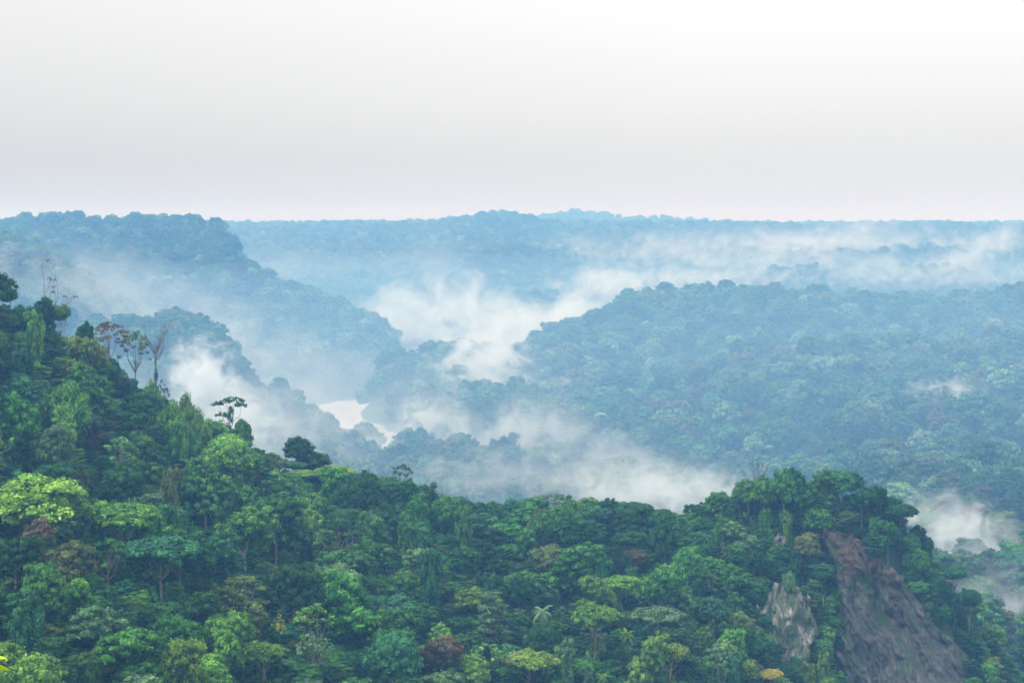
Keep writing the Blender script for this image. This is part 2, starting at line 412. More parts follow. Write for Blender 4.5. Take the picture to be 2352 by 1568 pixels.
def tube(path, rad, seg=7):
    path = np.asarray(path, float); rad = np.asarray(rad, float); n = len(path)
    V = []
    for k in range(n):
        tdir = path[min(k + 1, n - 1)] - path[max(k - 1, 0)]; tdir /= np.linalg.norm(tdir) + 1e-9
        ref = np.array([1, 0, 0]) if abs(tdir[0]) < .8 else np.array([0, 1, 0])
        a = np.cross(tdir, ref); a /= np.linalg.norm(a); b = np.cross(tdir, a)
        an = np.arange(seg) * 2 * math.pi / seg
        V.append(path[k] + rad[k] * (np.cos(an)[:, None] * a + np.sin(an)[:, None] * b))
    V = np.concatenate(V); Q = []
    for k in range(n - 1):
        for s in range(seg):
            s2 = (s + 1) % seg
            Q.append((k * seg + s, k * seg + s2, (k + 1) * seg + s2, (k + 1) * seg + s))
    return V, np.array(Q)
def merge_tubes(tubes):
    V, Q, o_ = [], [], 0
    for v, q in tubes:
        V.append(v); Q.append(q + o_); o_ += len(v)
    return np.concatenate(V), np.concatenate(Q)
def limb(a, b, ra, rb, rng, n=5, sag=.06):
    a, b = np.array(a, float), np.array(b, float); L_ = np.linalg.norm(b - a)
    t_ = np.linspace(0, 1, n)[:, None]
    p = a + (b - a) * t_
    p[1:-1] += rng.normal(size=(n - 2, 3)) * L_ * sag
    return tube(p, ra + (rb - ra) * t_[:, 0], 6)
def trunk_mesh(name, targets, rng, top, r0=.42, fork=.55):
    lean = rng.normal(size=2) * .8
    f = np.array([lean[0], lean[1], top * fork])
    T = [tube([(0, 0, -4), (0, 0, 0), (lean[0] * .4, lean[1] * .4, top * fork * .5), f, (f[0], f[1], top * .9)], [r0 * 1.6, r0 * 1.15, r0 * .85, r0 * .7, r0 * .2], 8)]
    for tg in targets: T.append(limb(f * (.85 + .15 * rng.random()), tg, r0 * .45, r0 * .12, rng))
    V, Q = merge_tubes(T)
    return mesh_np(name, V, [Q], M_BARK, smooth=True)

def branchy(rng, base, tip, r, depth, T, spread=.7, kids=4):
    base, tip = np.array(base, float), np.array(tip, float)
    T.append(limb(base, tip, r, r * .5, rng, 5, .05))
    if depth == 0: return [tip]
    ends = []
    d = tip - base; L_ = np.linalg.norm(d)
    for k in range(kids):
        s = .45 + .55 * (k + 1) / kids
        st = base + d * s
        w = d / L_ + rng.normal(size=3) * spread + np.array([0, 0, .25])
        w /= np.linalg.norm(w)
        ends += branchy(rng, st, st + w * L_ * (.45 + .25 * rng.random()), r * .45, depth - 1, T, spread, kids)
    return ends

def drape(lobes, rng, nsub, rs, top):
    if nsub < 30: return
    for q in range(12):
        a = rng.random() * 6.283; z = 2 + (top - 2) * rng.random(); q_ = 2.6 * rng.random() ** .6
        lobes.append((q_ * math.cos(a), q_ * math.sin(a), z, rs * .6, rs * .6, rs * 1.1))
def make_form(kind, seed, lod=0, mat=None):
    """returns (crown mesh or None, trunk mesh). Reference tree about 22 m high, crown about 16 m wide."""
    rng = np.random.default_rng(seed)
    mat = mat or M_LEAF
    leaf = (.40, 1.15)[lod]; dens = (.55, .6)[lod]
    nsub = (58, 17)[lod]; rs = (1.75, 2.7)[lod]
    targets = []
    kw = {}
    if kind == 'dome':
        lobes = shell(7.4, 6.2, (0, 0, 14.5), nsub, rs, rng)
        targets = [(3, 2, 14), (-3, 2, 14), (0, -3.5, 15)]
        drape(lobes, rng, nsub, rs, 9)
    elif kind == 'irregular':
        lobes = []
        for q in range(4):
            a = q * 1.57 + rng.random(); R_ = 3.2 + 2 * rng.random()
            c = (4.2 * math.cos(a) * rng.random() ** .3, 4.2 * math.sin(a), 10 + 9 * rng.random())
            lobes += shell(R_ + .6, R_, c, int(nsub * .3), rs * .85, rng); targets.append(c)
        top = max(l[2] + l[5] for l in lobes)
        for i_, l in enumerate(lobes): lobes[i_] = (l[0], l[1], l[2] + 21 - top) + tuple(l[3:])
    elif kind == 'umbrella':
        lobes = shell(8.8, 3.0, (0, 0, 17.6), nsub, rs * 1.02, rng, flat=.42, zlo=.05, wob=.1)[:-1]
        lobes.append((0, 0, 17.2, 6.4, 6.4, 1.3))
        targets = [(5 * math.cos(a), 5 * math.sin(a), 17.2) for a in (0.3, 1.4, 2.6, 3.9, 5.1)]
        drape(lobes, rng, nsub, rs, 13)
    elif kind == 'tiered':
        lobes = []
        for q in range(5):
            zz = 9 + q * 2.7; R_ = 7.0 - q * 1.0 + rng.normal() * .5
            for s in range(int(nsub / 6)):
                a = rng.random() * 6.283; rr = R_ * rng.random() ** .5
                lobes.append((rr * math.cos(a), rr * math.sin(a), zz + rng.normal() * .35 - rr * .12, rs * 1.05, rs * 1.05, rs * .3))
            targets += [(R_ * .7 * math.cos(a), R_ * .7 * math.sin(a), zz) for a in rng.random(3) * 6.28]
        kw = dict(up=.8, jit=.35)
    elif kind == 'column':
        lobes = []
        for q in range(int(nsub * .8)):
            zz = 3 + 18.5 * rng.random(); prof = 3.6 * (0.55 + .45 * math.sin((zz - 2) / 20 * 3.0)) + (1.2 if zz > 16 else 0)
            a = rng.random() * 6.283
            lobes.append((prof * .75 * math.cos(a), prof * .75 * math.sin(a), zz, rs * .75, rs * .75, rs * (1.5 if zz < 17 else .7)))
        lobes.append((0, 0, 12, 2.2, 2.2, 8.5))
        kw = dict(droop=.8, up=.15)
    elif kind == 'bigleaf':
        lobes = []
        for q in range(int(nsub * .5)):
            a = rng.random() * 6.283; rr = 6.2 * rng.random() ** .6; zz = 17 - rr * .7 + 4 * rng.random()
            lobes.append((rr * math.cos(a), rr * math.sin(a), zz, 1.3, 1.3, .75)); targets.append((rr * math.cos(a), rr * math.sin(a), zz - .3))
        targets = targets[::2]
        leaf *= 1.55; dens *= .5; kw = dict(core=0, up=.7, aspect=.7)
        if lod: kw = dict(core=.6)
    elif kind == 'bamboo':
        lobes = []
        for q in range(int(nsub * .6)):
            a = rng.random() * 6.283; rr = 5.4 * rng.random() ** .6; zz = 13.5 - rr * 1.05 + 3.5 * rng.random()
            lobes.append((rr * math.cos(a), rr * math.sin(a), zz, 1.25, 1.25, 2.3))
        lobes.append((0, 0, 8, 3, 3, 5))
        kw = dict(droop=1.3, aspect=.3, up=.2, core=.6); dens *= 1.25; leaf *= 1.1
    elif kind == 'bush':
        lobes = shell(5.5, 4.2, (0, 0, 4.2), int(nsub * .7), rs * .9, rng, zlo=-.1)
        kw = {}
    elif kind == 'palm':
        H = 15 + 3 * rng.random()
        V, Q, At = [], [], []
        T = [tube([(0, 0, -4), (0, 0, 0), (.5, .2, H * .5), (.3, .1, H)], [.28, .26, .2, .17], 8)]
        o_ = 0
        for k in range(17):
            a = k * 2.4 + rng.random() * .3; el = 1.25 - 1.5 * (k / 17) + rng.normal() * .08
            Lf = 4.4 + rng.random()
            prev = np.array([.3, .1, H]); dirh = np.array([math.cos(a), math.sin(a), 0]); e = el
            side = np.array([-math.sin(a), math.cos(a), 0])
            tone = .3 + .5 * rng.random()
            for s in range(9):
                nx = prev + (dirh * math.cos(e) + np.array([0, 0, math.sin(e)])) * Lf / 9
                wdt = 1.15 * math.sin(math.pi * (s + .9) / 9.9) + .08
                for sg in (-1, 1):
                    for h_ in (0, .5):
                        bp_ = prev * (1 - h_) + nx * h_
                        tipv = bp_ + side * sg * wdt + (nx - prev) * .9 + np.array([0, 0, -.42 * wdt])
                        V += [bp_, bp_ + (nx - prev) * .42, tipv]; At += [tone] * 3
                        Q.append((o_, o_ + 1, o_ + 2)); o_ += 3
                prev = nx; e -= .2
        cm = mesh_np('palm crown', np.array(V), [np.array(Q)], mat, {'leafv': ('FLOAT', np.array(At))})
        v_, q_ = merge_tubes(T)
        return cm, mesh_np('palm trunk', v_, [q_], M_BARK, smooth=True)
    elif kind == 'bare':
        T = [tube([(0, 0, -4), (0, 0, 0), (.3, .2, 7), (.1, .5, 13)], [.5, .4, .3, .24], 7)]
        ends = []
        for k in range(6):
            a = k * 1.05 + rng.random() * .5; z_ = 9 + 4 * rng.random()
            ends += branchy(rng, (.1, .4, z_), (3.3 * math.cos(a), 3.3 * math.sin(a), z_ + 4.5 + 2 * rng.random()), .2, 2, T, .45, 3)
        v_, q_ = merge_tubes(T)
        lobes = [(e[0], e[1], e[2], .6, .6, .35) for e in ends[::9]]
        return foliage('sparse leaf tufts', lobes, .3, .35, mat, rng, core=0), mesh_np('bare trunk', v_, [q_], M_BARK)
    elif kind == 'barepair':
        T = [tube([(0, 0, -4), (0, 0, 0), (.2, 0, 6)], [.4, .35, .28], 7)]
        ends = branchy(rng, (.2, 0, 5), (-1.4, 0, 15), .2, 2, T, .4, 3) + branchy(rng, (.2, 0, 5), (2.6, .6, 13.5), .2, 2, T, .45, 3) + branchy(rng, (1.2, .2, 8), (6.2, 0, 13), .14, 1, T, .35, 3)
        v_, q_ = merge_tubes(T)
        lobes = [(e[0], e[1], e[2], .7, .7, .4) for e in ends[::3]]
        return foliage('sparse leaf tufts', lobes, .28, .4, mat, rng, core=0), mesh_np('forked trunk', v_, [q_], M_BARK)
    elif kind == 'snag':
        T = [tube([(0, 0, -4), (0, 0, 0), (.1, .2, 9), (0, 0, 15)], [.38, .33, .28, .2], 7)]
        for k in range(13):
            a = rng.random() * 6.283; z_ = 12.5 + 5.5 * k / 13
            branchy(rng, (0, 0, min(z_, 15)), (2.9 * math.cos(a), 2.9 * math.sin(a), z_ + 2.2), .13, 2, T, .45, 3)
        v_, q_ = merge_tubes(T)
        lobes = [(0, 0, 10.2, .7, .7, 1.6), (.5, .2, 8, .5, .5, .8)]
        return foliage('clinging vine tufts', lobes, .25, .5, mat, rng, core=.5), mesh_np('bare thin trunk', v_, [q_], M_BARK)
    elif kind == 'vineflat':
        lobes = []
        for (cx, cz, R_) in ((-5.5, 19.8, 3.2), (-1.2, 20.8, 3.4), (3.6, 21.4, 3.8), (6.4, 19.4, 2.4), (-3.6, 16.2, 3.0)):
            for s in range(16):
                a = rng.random() * 6.283; rr = R_ * 1.1 * rng.random() ** .5
                lobes.append((cx + rr * math.cos(a), rr * math.sin(a), cz + rng.normal() * .3 - .05 * rr * rr, .8, .8, .38))
            targets.append((cx, 0, cz - .2))
        for s in range(30):
            z_ = 3 + 15 * rng.random(); a = rng.random() * 6.283; q = (3.6 if z_ < 12 else 2.4)
            lobes.append((q * .5 * math.cos(a) + (z_ - 10) * .22, q * .5 * math.sin(a), z_, q * .45, q * .45, 1.3))
        kw = dict(core=.45, up=.5)
    elif kind == 'gnarled':           # open crown with visible crooked limbs under flat leaf plates
        lobes = []
        for s in range(int(nsub * .75)):
            a = rng.random() * 6.283; rr = 8.2 * rng.random() ** .55; z_ = 20 - .045 * rr * rr + rng.normal() * .45 - (3 if rng.random() < .22 else 0)
            lobes.append((rr * math.cos(a), rr * math.sin(a), z_, 1.15, 1.15, .42)); 
            if s % 5 == 0: targets.append((rr * math.cos(a), rr * math.sin(a), z_ - .3))
        kw = dict(core=0, up=.7)
    crown = foliage(kind + ' crown', lobes, leaf, dens, mat, rng, **kw)
    if lod: return crown, None
    tr = trunk_mesh(kind + ' trunk', targets, rng, 20 if kind != 'bush' else 5, r0=.34 if kind in ('bigleaf', 'bamboo') else .45, fork=.55 if kind != 'umbrella' else .68)
    return crown, tr

FORMS = {}
for kind, n in (('dome', 4), ('irregular', 5), ('umbrella', 3), ('tiered', 3), ('column', 3), ('bigleaf', 2), ('bamboo', 2), ('palm', 2), ('bare', 2), ('barepair', 1), ('snag', 1), ('vineflat', 1), ('gnarled', 2), ('bush', 2)):
    FORMS[kind] = [make_form(kind, 100 * len(FORMS) + k) for k in range(n)]
HREF = dict(dome=21, irregular=21, umbrella=21, tiered=21, column=21.5, bigleaf=21.5, bamboo=16.5, palm=19.5, bare=21, barepair=18, snag=20.5, vineflat=22, gnarled=21, bush=8.5)
NAME = dict(dome='rainforest_tree', irregular='rainforest_tree', umbrella='umbrella_tree', tiered='layered_tree', column='vine_covered_tree', bigleaf='broad_leaved_tree', bamboo='bamboo_clump',
            palm='palm_tree', bare='bare_tree', barepair='bare_tree', snag='bare_tree', vineflat='umbrella_tree', gnarled='umbrella_tree', bush='shrub')
COLS = {'dark green': (.018, .075, .016), 'mid green': (.042, .140, .024), 'bright green': (.085, .205, .030), 'yellow green': (.115, .20, .028), 'grey green': (.085, .17, .070),
        'blue green': (.032, .125, .050), 'olive': (.080, .120, .028), 'brownish': (.085, .075, .040), 'silvery': (.27, .32, .30), 'yellow': (.26, .28, .04)}

# ------------------------------------------------------------------ the near trees: each one a thing of its own
TREES = []      # dicts: u, y, kind, var, col, scale, H, label
def ground_at(x, y): return float(height(np.array([x]), np.array([y]))[0])
def place_tree(u, D, kind, colname, H, var=None, wide=1.0, label=None, rz=None, bark=(.20, .18, .15), group=None, cat=None, jitter=.13):
    x = (u - U0) / F * D; z = ground_at(x, D)
    forms = FORMS[kind]; var = int(RNG.integers(len(forms))) if var is None else var
    crown, tr = forms[var]
    s = H / HREF[kind]
    e = bpy.data.objects.new(NAME[kind], None); COL.objects.link(e)
    e.empty_display_size = 2
    e.location = (x, D, z - .6); e.rotation_euler = (0, 0, RNG.random() * 6.283 if rz is None else rz)
    e.scale = (s * wide, s * wide, s)
    c = np.array(COLS[colname]) * (1 + RNG.normal(size=3) * jitter * .5) * (1 + RNG.normal() * jitter)
    c = np.clip(c, .008, .6)
    if crown is not None:
        p = obj('crown' if kind not in ('bare', 'barepair', 'snag') else 'foliage', crown, e); p.color = (*c, 1)
    if tr is not None:
        q = obj('trunk', tr, e); q.color = (*bark, 1)
    TREES.append(dict(e=e, u=u, y=D, kind=kind, col=colname, H=H, top=V0 + F * (CH - z - H) / D, base=V0 + F * (CH - z) / D, label=label, group=group, cat=cat or ('bamboo' if kind == 'bamboo' else 'palm' if kind == 'palm' else 'shrub' if kind == 'bush' else 'tree')))
    return e

SCAR = np.array([(1908, 1225), (1965, 1245), (2050, 1320), (2115, 1400), (2195, 1490), (2250, 1590), (1935, 1590), (1930, 1300)], float)
ROCK = np.array([(1742, 1395), (1785, 1350), (1845, 1368), (1866, 1440), (1850, 1510), (1812, 1540), (1765, 1470)], float)
ROCK_IN = (ROCK - ROCK.mean(0)) * np.array([.62, .8]) + ROCK.mean(0)
SCAR_IN = (SCAR - SCAR.mean(0)) * np.array([.86, .95]) + SCAR.mean(0)
def inpoly(px, py, poly):
    r = False; j = len(poly) - 1
    for i in range(len(poly)):
        xi, yi = poly[i]; xj, yj = poly[j]
        if (yi > py) != (yj > py) and px < (xj - xi) * (py - yi) / (yj - yi) + xi: r = not r
        j = i
    return r
def hits_clearing(u, D, H, R):
    """would a crown here hide the bare faces?"""
    z = ground_at((u - U0) / F * D, D)
    vt, vb = V0 + F * (CH - z - H) / D, V0 + F * (CH - z) / D; w = R * F / D * .75
    for poly in (SCAR, ROCK):
        for a in (-1, -.5, 0, .5, 1):
            for b in (0.05, .3, .6, .9):
                if inpoly(u + a * w, vt + (vb - vt) * b, poly): return True
    return False
def crestD(u): return float(np.interp(u, NR[:, 0], NR[:, 5]))

# singled-out trees: u, top v, D offset from the crest (negative = nearer), kind, colour, height, width, variant, label
HERO = [
 (-6, 602, -6, 'irregular', 'dark green', 19, .8, 1, 'dark leaning tree cut by the left edge, highest on the ridge'),
 (112, 612, 4, 'barepair', 'brownish', 19, 1.0, 0, 'forked bare grey tree with thin leaf tufts, standing on the upper left ridge', 0.0),
 (55, 650, 0, 'bush', 'dark green', 9, .8, 0, 'dark rounded shrub under the forked bare tree on the ridge'),
 (108, 672, -2, 'bush', 'dark green', 7, .7, 1, 'small dark shrub just right of the forked bare tree'),
 (142, 678, 2, 'bare', 'brownish', 13, .55, 0, 'small twiggy bare tree just downhill of the forked bare tree'),
 (196, 718, -4, 'dome', 'dark green', 15, .55, 0, 'small dark round tree above the brown umbrella tree'),
 (252, 732, 0, 'gnarled', 'brownish', 22, .72, 0, 'brown umbrella tree with open crooked limbs on the left ridge'),
 (312, 755, -2, 'gnarled', 'olive', 22, .62, 1, 'olive umbrella tree between the brown one and the tall bare tree'),
 (358, 744, 0, 'snag', 'dark green', 27, .8, 0, 'tall thin bare tree with twiggy head on the left ridge'),
 (374, 838, 1, 'bigleaf', 'dark green', 14, .5, 1, 'small dark broad-leaved tree at the foot of the tall bare tree'),
 (525, 905, 2, 'vineflat', 'dark green', 24, .62, 0, 'flat topped tree with vine wrapped trunk breaking the left skyline', 0.0),
 (556, 950, -6, 'dome', 'mid green', 15, .62, 2, 'small round green tree beside the flat topped vine wrapped tree'),
 (706, 994, 2, 'irregular', 'dark green', 18, 1.1, 0, 'dark broad-crowned tree standing clear of the ridge before the river mist'),
 (797, 1058, 2, 'bigleaf', 'dark green', 15, .35, 0, 'tiny dark palm-like tree on the ridge right of the dark broad-crowned tree'),
 (925, 1060, 0, 'gnarled', 'dark green', 20, .5, 1, 'small dark tree poking above the ridge top before the mist'),
 (770, 1064, -14, 'umbrella', 'yellow green', 19, .85, 0, 'yellow green umbrella tree just below the ridge, right of the dark broad-crowned tree'),
 (1742, 1036, -2, 'bare', 'brownish', 29, .62, 1, 'twiggy bare tree on top of the knoll above the rock face'),
 (1790, 1188, -22, 'gnarled', 'silvery', 12, .5, 1, 'silvery white leaved tree on the knoll above the pale rock'),
 (1812, 1275, -34, 'dome', 'grey green', 12, .5, 0, 'pale silvery tree just above the pale rock patch'),
 (2072, 1152, -2, 'umbrella', 'dark green', 24, .6, 1, 'flat dark umbrella tree on the right shoulder of the knoll'),
 (2190, 1290, -2, 'umbrella', 'blue green', 22, .55, 2, 'flat umbrella tree leaning over the right edge of the knoll'),
 (2225, 1345, -8, 'umbrella', 'dark green', 20, .5, 0, 'lower dark umbrella tree on the right edge below the landslide top'),
 (88, 1088, -120, 'dome', 'yellow green', 26, 1.25, 0, 'large yellow green dome on the left slope'),
 (60, 1180, -150, 'irregular', 'brownish', 20, .75, 2, 'reddish brown tree below the large yellow green dome'),
 (275, 1150, -130, 'umbrella', 'bright green', 26, 1.0, 1, 'bright green flat tree above hanging vines on the left slope'),
 (345, 1180, -135, 'irregular', 'mid green', 25, .9, 0, 'big rounded green tree right of the vine hung flat tree'),
 (430, 895, -12, 'bamboo', 'bright green', 15, 1.0, 0, 'bright green feathery bamboo below the tall bare tree'),
 (395, 925, -26, 'bamboo', 'bright green', 15, 1.1, 1, 'yellowish bamboo clump lower on the left ridge'),
 (455, 935, -22, 'bamboo', 'bright green', 14, 1.0, 1, 'bright bamboo clump nearest the flat topped vine tree'),
 (345, 880, -20, 'bamboo', 'bright green', 14, 1.0, 0, 'bamboo clump under the olive umbrella tree'),
 (420, 975, -44, 'bamboo', 'mid green', 15, 1.1, 0, 'mid green bamboo on the left slope below the brighter clumps'),
 (275, 1000, -60, 'gnarled', 'grey green', 20, .55, 0, 'pale grey green open tree on the upper left slope'),
 (642, 1392, -165, 'bigleaf', 'yellow', 17, .38, 1, 'small tree with vivid yellow leaves low on the slope'),
 (758, 1290, -110, 'dome', 'grey green', 24, 1.1, 3, 'large pale grey green dome in the middle of the slope'),
 (722, 1425, -170, 'bigleaf', 'grey green', 20, .8, 0, 'open pale broad-leaved tree right of the vivid yellow tree'),
 (962, 1222, -40, 'column', 'dark green', 27, .8, 0, 'tall vine clad tree with a pale bare lower trunk'),
 (1100, 1200, -45, 'tiered', 'blue green', 26, 1.0, 1, 'layered blue green tree with drooping tiers near the ridge centre'),
 (1270, 1135, -6, 'gnarled', 'olive', 24, .85, 0, 'open olive tree on the ridge with mist showing through its crown'),
 (1425, 1315, -80, 'umbrella', 'bright green', 20, .85, 2, 'light green umbrella tree in the middle of the right slope'),
 (1545, 1300, -70, 'irregular', 'grey green', 22, .8, 4, 'pale mottled tree right of the light green umbrella tree'),
 (1365, 1385, -110, 'bigleaf', 'grey green', 19, .6, 1, 'pale speckled broad-leaved tree below the light green umbrella tree'),
 (1215, 1495, -155, 'umbrella', 'yellow green', 20, 1.0, 0, 'wide yellow green umbrella tree at the bottom of the slope'),
 (1170, 1460, -140, 'palm', 'blue green', 17, 1.0, 0, 'palm rising behind the wide yellow green umbrella tree'),
 (1243, 1395, -120, 'palm', 'grey green', 18, .9, 1, 'palm standing left of the pale speckled tree'),
 (1345, 1500, -150, 'palm', 'mid green', 16, .9, 0, 'palm beside the right end of the wide yellow green umbrella tree'),
 (1440, 1440, -130, 'palm', 'yellow green', 17, .7, 1, 'yellowish palm on the lower right slope'),
 (1385, 1528, -150, 'palm', 'yellow green', 13, .6, 0, 'short yellow palm at the bottom edge'),
 (1000, 1450, -130, 'irregular', 'brownish', 20, .9, 1, 'reddish brown tree in the lower middle of the slope'),
 (1560, 1440, -90, 'tiered', 'dark green', 22, 1.25, 0, 'broad dark layered tree left of the pale rock'),
 (1770, 1530, -100, 'umbrella', 'yellow', 13, .75, 2, 'yellow flowering tree under the pale rock patch'),
 (460, 1485, -230, 'dome', 'bright green', 18, 1.0, 1, 'vivid green dome tree at the bottom left'),
 (300, 1440, -225, 'irregular', 'mid green', 20, 1.1, 3, 'spreading mid green tree at the bottom left'),
 (1075, 1505, -160, 'dome', 'bright green', 18, .9, 2, 'bright green round tree at the bottom, left of the palms'),
 (170, 1320, -195, 'irregular', 'bright green', 18, .7, 4, 'bright green tree with a reddish shoot on the lower left'),
 (470, 1390, -190, 'bigleaf', 'grey green', 17, .5, 0, 'slim pale trunked tree with a flat head on the lower left slope'),
 (600, 1460, -200, 'umbrella', 'bright green', 18, .8, 1, 'light green flat tree right of the vivid green dome'),
]
def solve_D_top(u, vtop, D0, H):
    return D0
for h in HERO:
    u, vt, off, kind, colr, H, wide, var, lab = h[:9]
    D = crestD(u) + off
    # keep its height natural, make the top meet the skyline seen in the photograph by sliding along the slope
    zt = zat(vt, D); g = ground_at((u - U0) / F * D, D)
    Hh = float(np.clip(zt - g, H * .7, H * 1.35)) if off > -60 else H
    if off <= -60:
        best = (1e9, D)
        for dd in np.arange(crestD(u) - 290, crestD(u) - 5, 4.0):
            g = ground_at((u - U0) / F * dd, dd); e_ = abs(V0 + F * (CH - g - H) / dd - vt)
            if e_ < best[0]: best = (e_, dd)
        D = best[1]; Hh = H
    place_tree(u, D, kind, colr, Hh, var=var, wide=wide * H / Hh, label=lab, rz=h[9] if len(h) > 9 else None,
               bark=(.42, .39, .36) if 'pale' in lab and 'trunk' in lab else (.15, .14, .13) if kind in ('bare', 'barepair', 'snag') else (.2, .18, .15))
# trees just beyond the ridge, greyed by mist, and two alone on the far ridge
for (u, vt, D, kind, colr, H, wide, lab) in [
    (1195, 1108, 880, 'umbrella', 'grey green', 30, .75, 'misty umbrella tree behind the ridge, seen over its centre'),
    (1520, 1132, 960, 'irregular', 'grey green', 26, .6, 'misty pale tree behind the dip in the ridge'),
    (1612, 1105, 900, 'umbrella', 'brownish', 28, .6, 'misty brown tree behind the ridge, left of the knoll'),
    (1092, 872, 2330, 'dome', 'dark green', 30, .8, 'lone mushroom-shaped tree on the misty hill across the river'),
    (1273, 902, 2330, 'dome', 'dark green', 30, .8, 'lone dark mushroom-shaped tree right of the other, against white mist'),
    (2345, 778, 2350, 'dome', 'yellow', 18, .6, 'cream flowering tree at the right edge of the far slope')]:
    g = ground_at((u - U0) / F * D, D); Hh = float(np.clip(zat(vt, D) - g, H * .5, H * 2.0))
    place_tree(u, D, kind, colr, Hh, wide=wide * H / Hh, label=lab)
n_hero = len(TREES)

# the rest: scattered over the slope, larger and farther apart first
def colour_for(u, v, rng):
    low = np.clip((v - 1300) / 200, 0, 1); leftb = 1 if u < 700 else 0
    names = list(COLS)
    w = dict(zip(names, (3.6 - 2.9 * low, 3.6, .6 + 3.8 * low, .10 + .6 * low, .6 + 1.8 * low, 1.3, .5, .10, .0, .0)))  # leaf colours grow brighter downhill, standing in for the better-lit lower slope
    if u < 620 and v - treeline(u) < 90: w['bright green'] += 3; w['yellow green'] += 1; w['mid green'] += 2; w['brownish'] = w['olive'] = .1  # bright greens along the left crest put its lit look into leaf colour
    p = np.array([w[k] for k in names]); p /= p.sum()
    return names[int(rng.choice(len(names), p=p))]
taken = [(t_['u'], t_['y'], 6.0 * t_['H'] / 21) for t_ in TREES if t_['y'] < 800 and t_['kind'] not in ('snag', 'bare', 'barepair')]
rng = np.random.default_rng(5)
cands = []
def try_tree(u, D, R, H, k, wide=None, gap=.78, check=True):
    x = (u - U0) / F * D
    for (uu, yy, rr) in taken:
        if (x - (uu - U0) / F * yy) ** 2 + ((D - yy) * .8) ** 2 < ((R + rr) * gap) ** 2: return False
    if check and hits_clearing(u, D, H, R): return False
    g = ground_at(x, D); v_top = V0 + F * (CH - g - H) / D
    cc = colour_for(u, v_top, rng); cc = 'dark green' if k == 'column' and cc == 'brownish' else cc
    place_tree(u, D, k, cc, H, wide=float(np.clip(R / 7.6 * 21 / H, .5, 1.6)) if wide is None else wide, bark=(.36, .33, .30) if rng.random() < .3 else (.16, .15, .13))
    taken.append((u, D, R)); cands.append(1)
    return True
uc = -50.0
while uc < 2370:                       # the skyline row
    D = crestD(uc) - rng.uniform(1, 9) if uc < 1850 else crestD(uc) + rng.uniform(-1, 5); R = rng.uniform(4.0, 6.2); g = ground_at((uc - U0) / F * D, D)
    H = float(np.clip((zat(treeline(uc) + 3, D) - g) * (rng.uniform(.86, 1.02) if 350 < uc < 1720 or uc > 2050 else rng.uniform(1.0, 1.12)), 8, 32))
    try_tree(uc, D, R, H, str(rng.choice(['dome', 'irregular', 'umbrella', 'tiered'], p=[.36, .46, .12, .06])), gap=.55, check=uc < 1850)
    uc += rng.uniform(34, 54) * (1.0 if uc < 1500 else .9)
for q in range(900):                   # the steep knoll is packed tighter
    if len(cands) > 105: break
    u = rng.uniform(1600, 2350); fD = float(np.interp(u, NR[:, 0], NR[:, 1])); D = rng.uniform(fD + 2, crestD(u) - 2)
    g = ground_at((u - U0) / F * D, D); R = rng.uniform(3.2, 5.6)
    H = float(min(rng.uniform(12, 19), zat(treeline(u) + 4, D) - g))
    if H < 6 or V0 + F * (CH - g - H) / D > 1590: continue
    try_tree(u, D, R, H, str(rng.choice(['dome', 'irregular', 'column', 'tiered', 'umbrella'], p=[.3, .36, .2, .07, .07])), gap=.62)
TARGET = 292 - n_hero
tries = 0
while len(cands) < TARGET and tries < 60000:
    tries += 1
    u = rng.uniform(-60, 2400)
    cD = crestD(u); fD = float(np.interp(u, NR[:, 0], NR[:, 1]))
    D = rng.uniform(fD - 25, cD + 4) if rng.random() < .72 else rng.uniform(cD - 24, cD + 3)
    x = (u - U0) / F * D
    R = rng.uniform(5.0, 9.5) if tries < 9000 else rng.uniform(4.0, 6.5) if tries < 30000 else rng.uniform(3.0, 4.5)
    if D > cD - 26: R = min(R, 6.2)
    ok = True
    for (uu, yy, rr) in taken:
        if (x - (uu - U0) / F * yy) ** 2 + ((D - yy) * .8) ** 2 < ((R + rr) * .78) ** 2: ok = False; break
    if not ok: continue
    H = rng.uniform(17, 27) * (.75 + .25 * R / 7)
    g = ground_at(x, D)
    lim = g + 1
    Hmax = zat(treeline(u) + 4, D) - g
    if D > cD - 26: H = float(np.clip(Hmax * rng.uniform(.82, 1.02), 7, 30))
    else: H = min(H, Hmax)
    if H < 7: continue
    v_top = V0 + F * (CH - g - H) / D
    if v_top > 1600 or hits_clearing(u, D, H, R): continue
    kinds = ('dome', 'irregular', 'umbrella', 'tiered', 'column', 'bigleaf', 'gnarled', 'palm', 'bamboo')
    pk = np.array((3.4, 4.6, .75, .9, 1.8, .5, .4, .2, .3 if u < 600 else .08)); pk /= pk.sum()
    k = kinds[int(rng.choice(len(kinds), p=pk))]
    if k == 'palm' and v_top < 1350: k = 'irregular'
    if u > 1620: k = k if k not in ('palm', 'bigleaf') else 'irregular'
    cc = colour_for(u, v_top, rng); cc = 'dark green' if k == 'column' and cc == 'brownish' else cc
    place_tree(u, D, k, cc, H, wide=float(np.clip(R / 7.6 * 21 / H, .55, 1.5)), bark=(.36, .33, .30) if rng.random() < .3 else (.16, .15, .13))
    taken.append((u, D, R)); cands.append(1)
print('near trees', len(TREES), 'tries', tries)

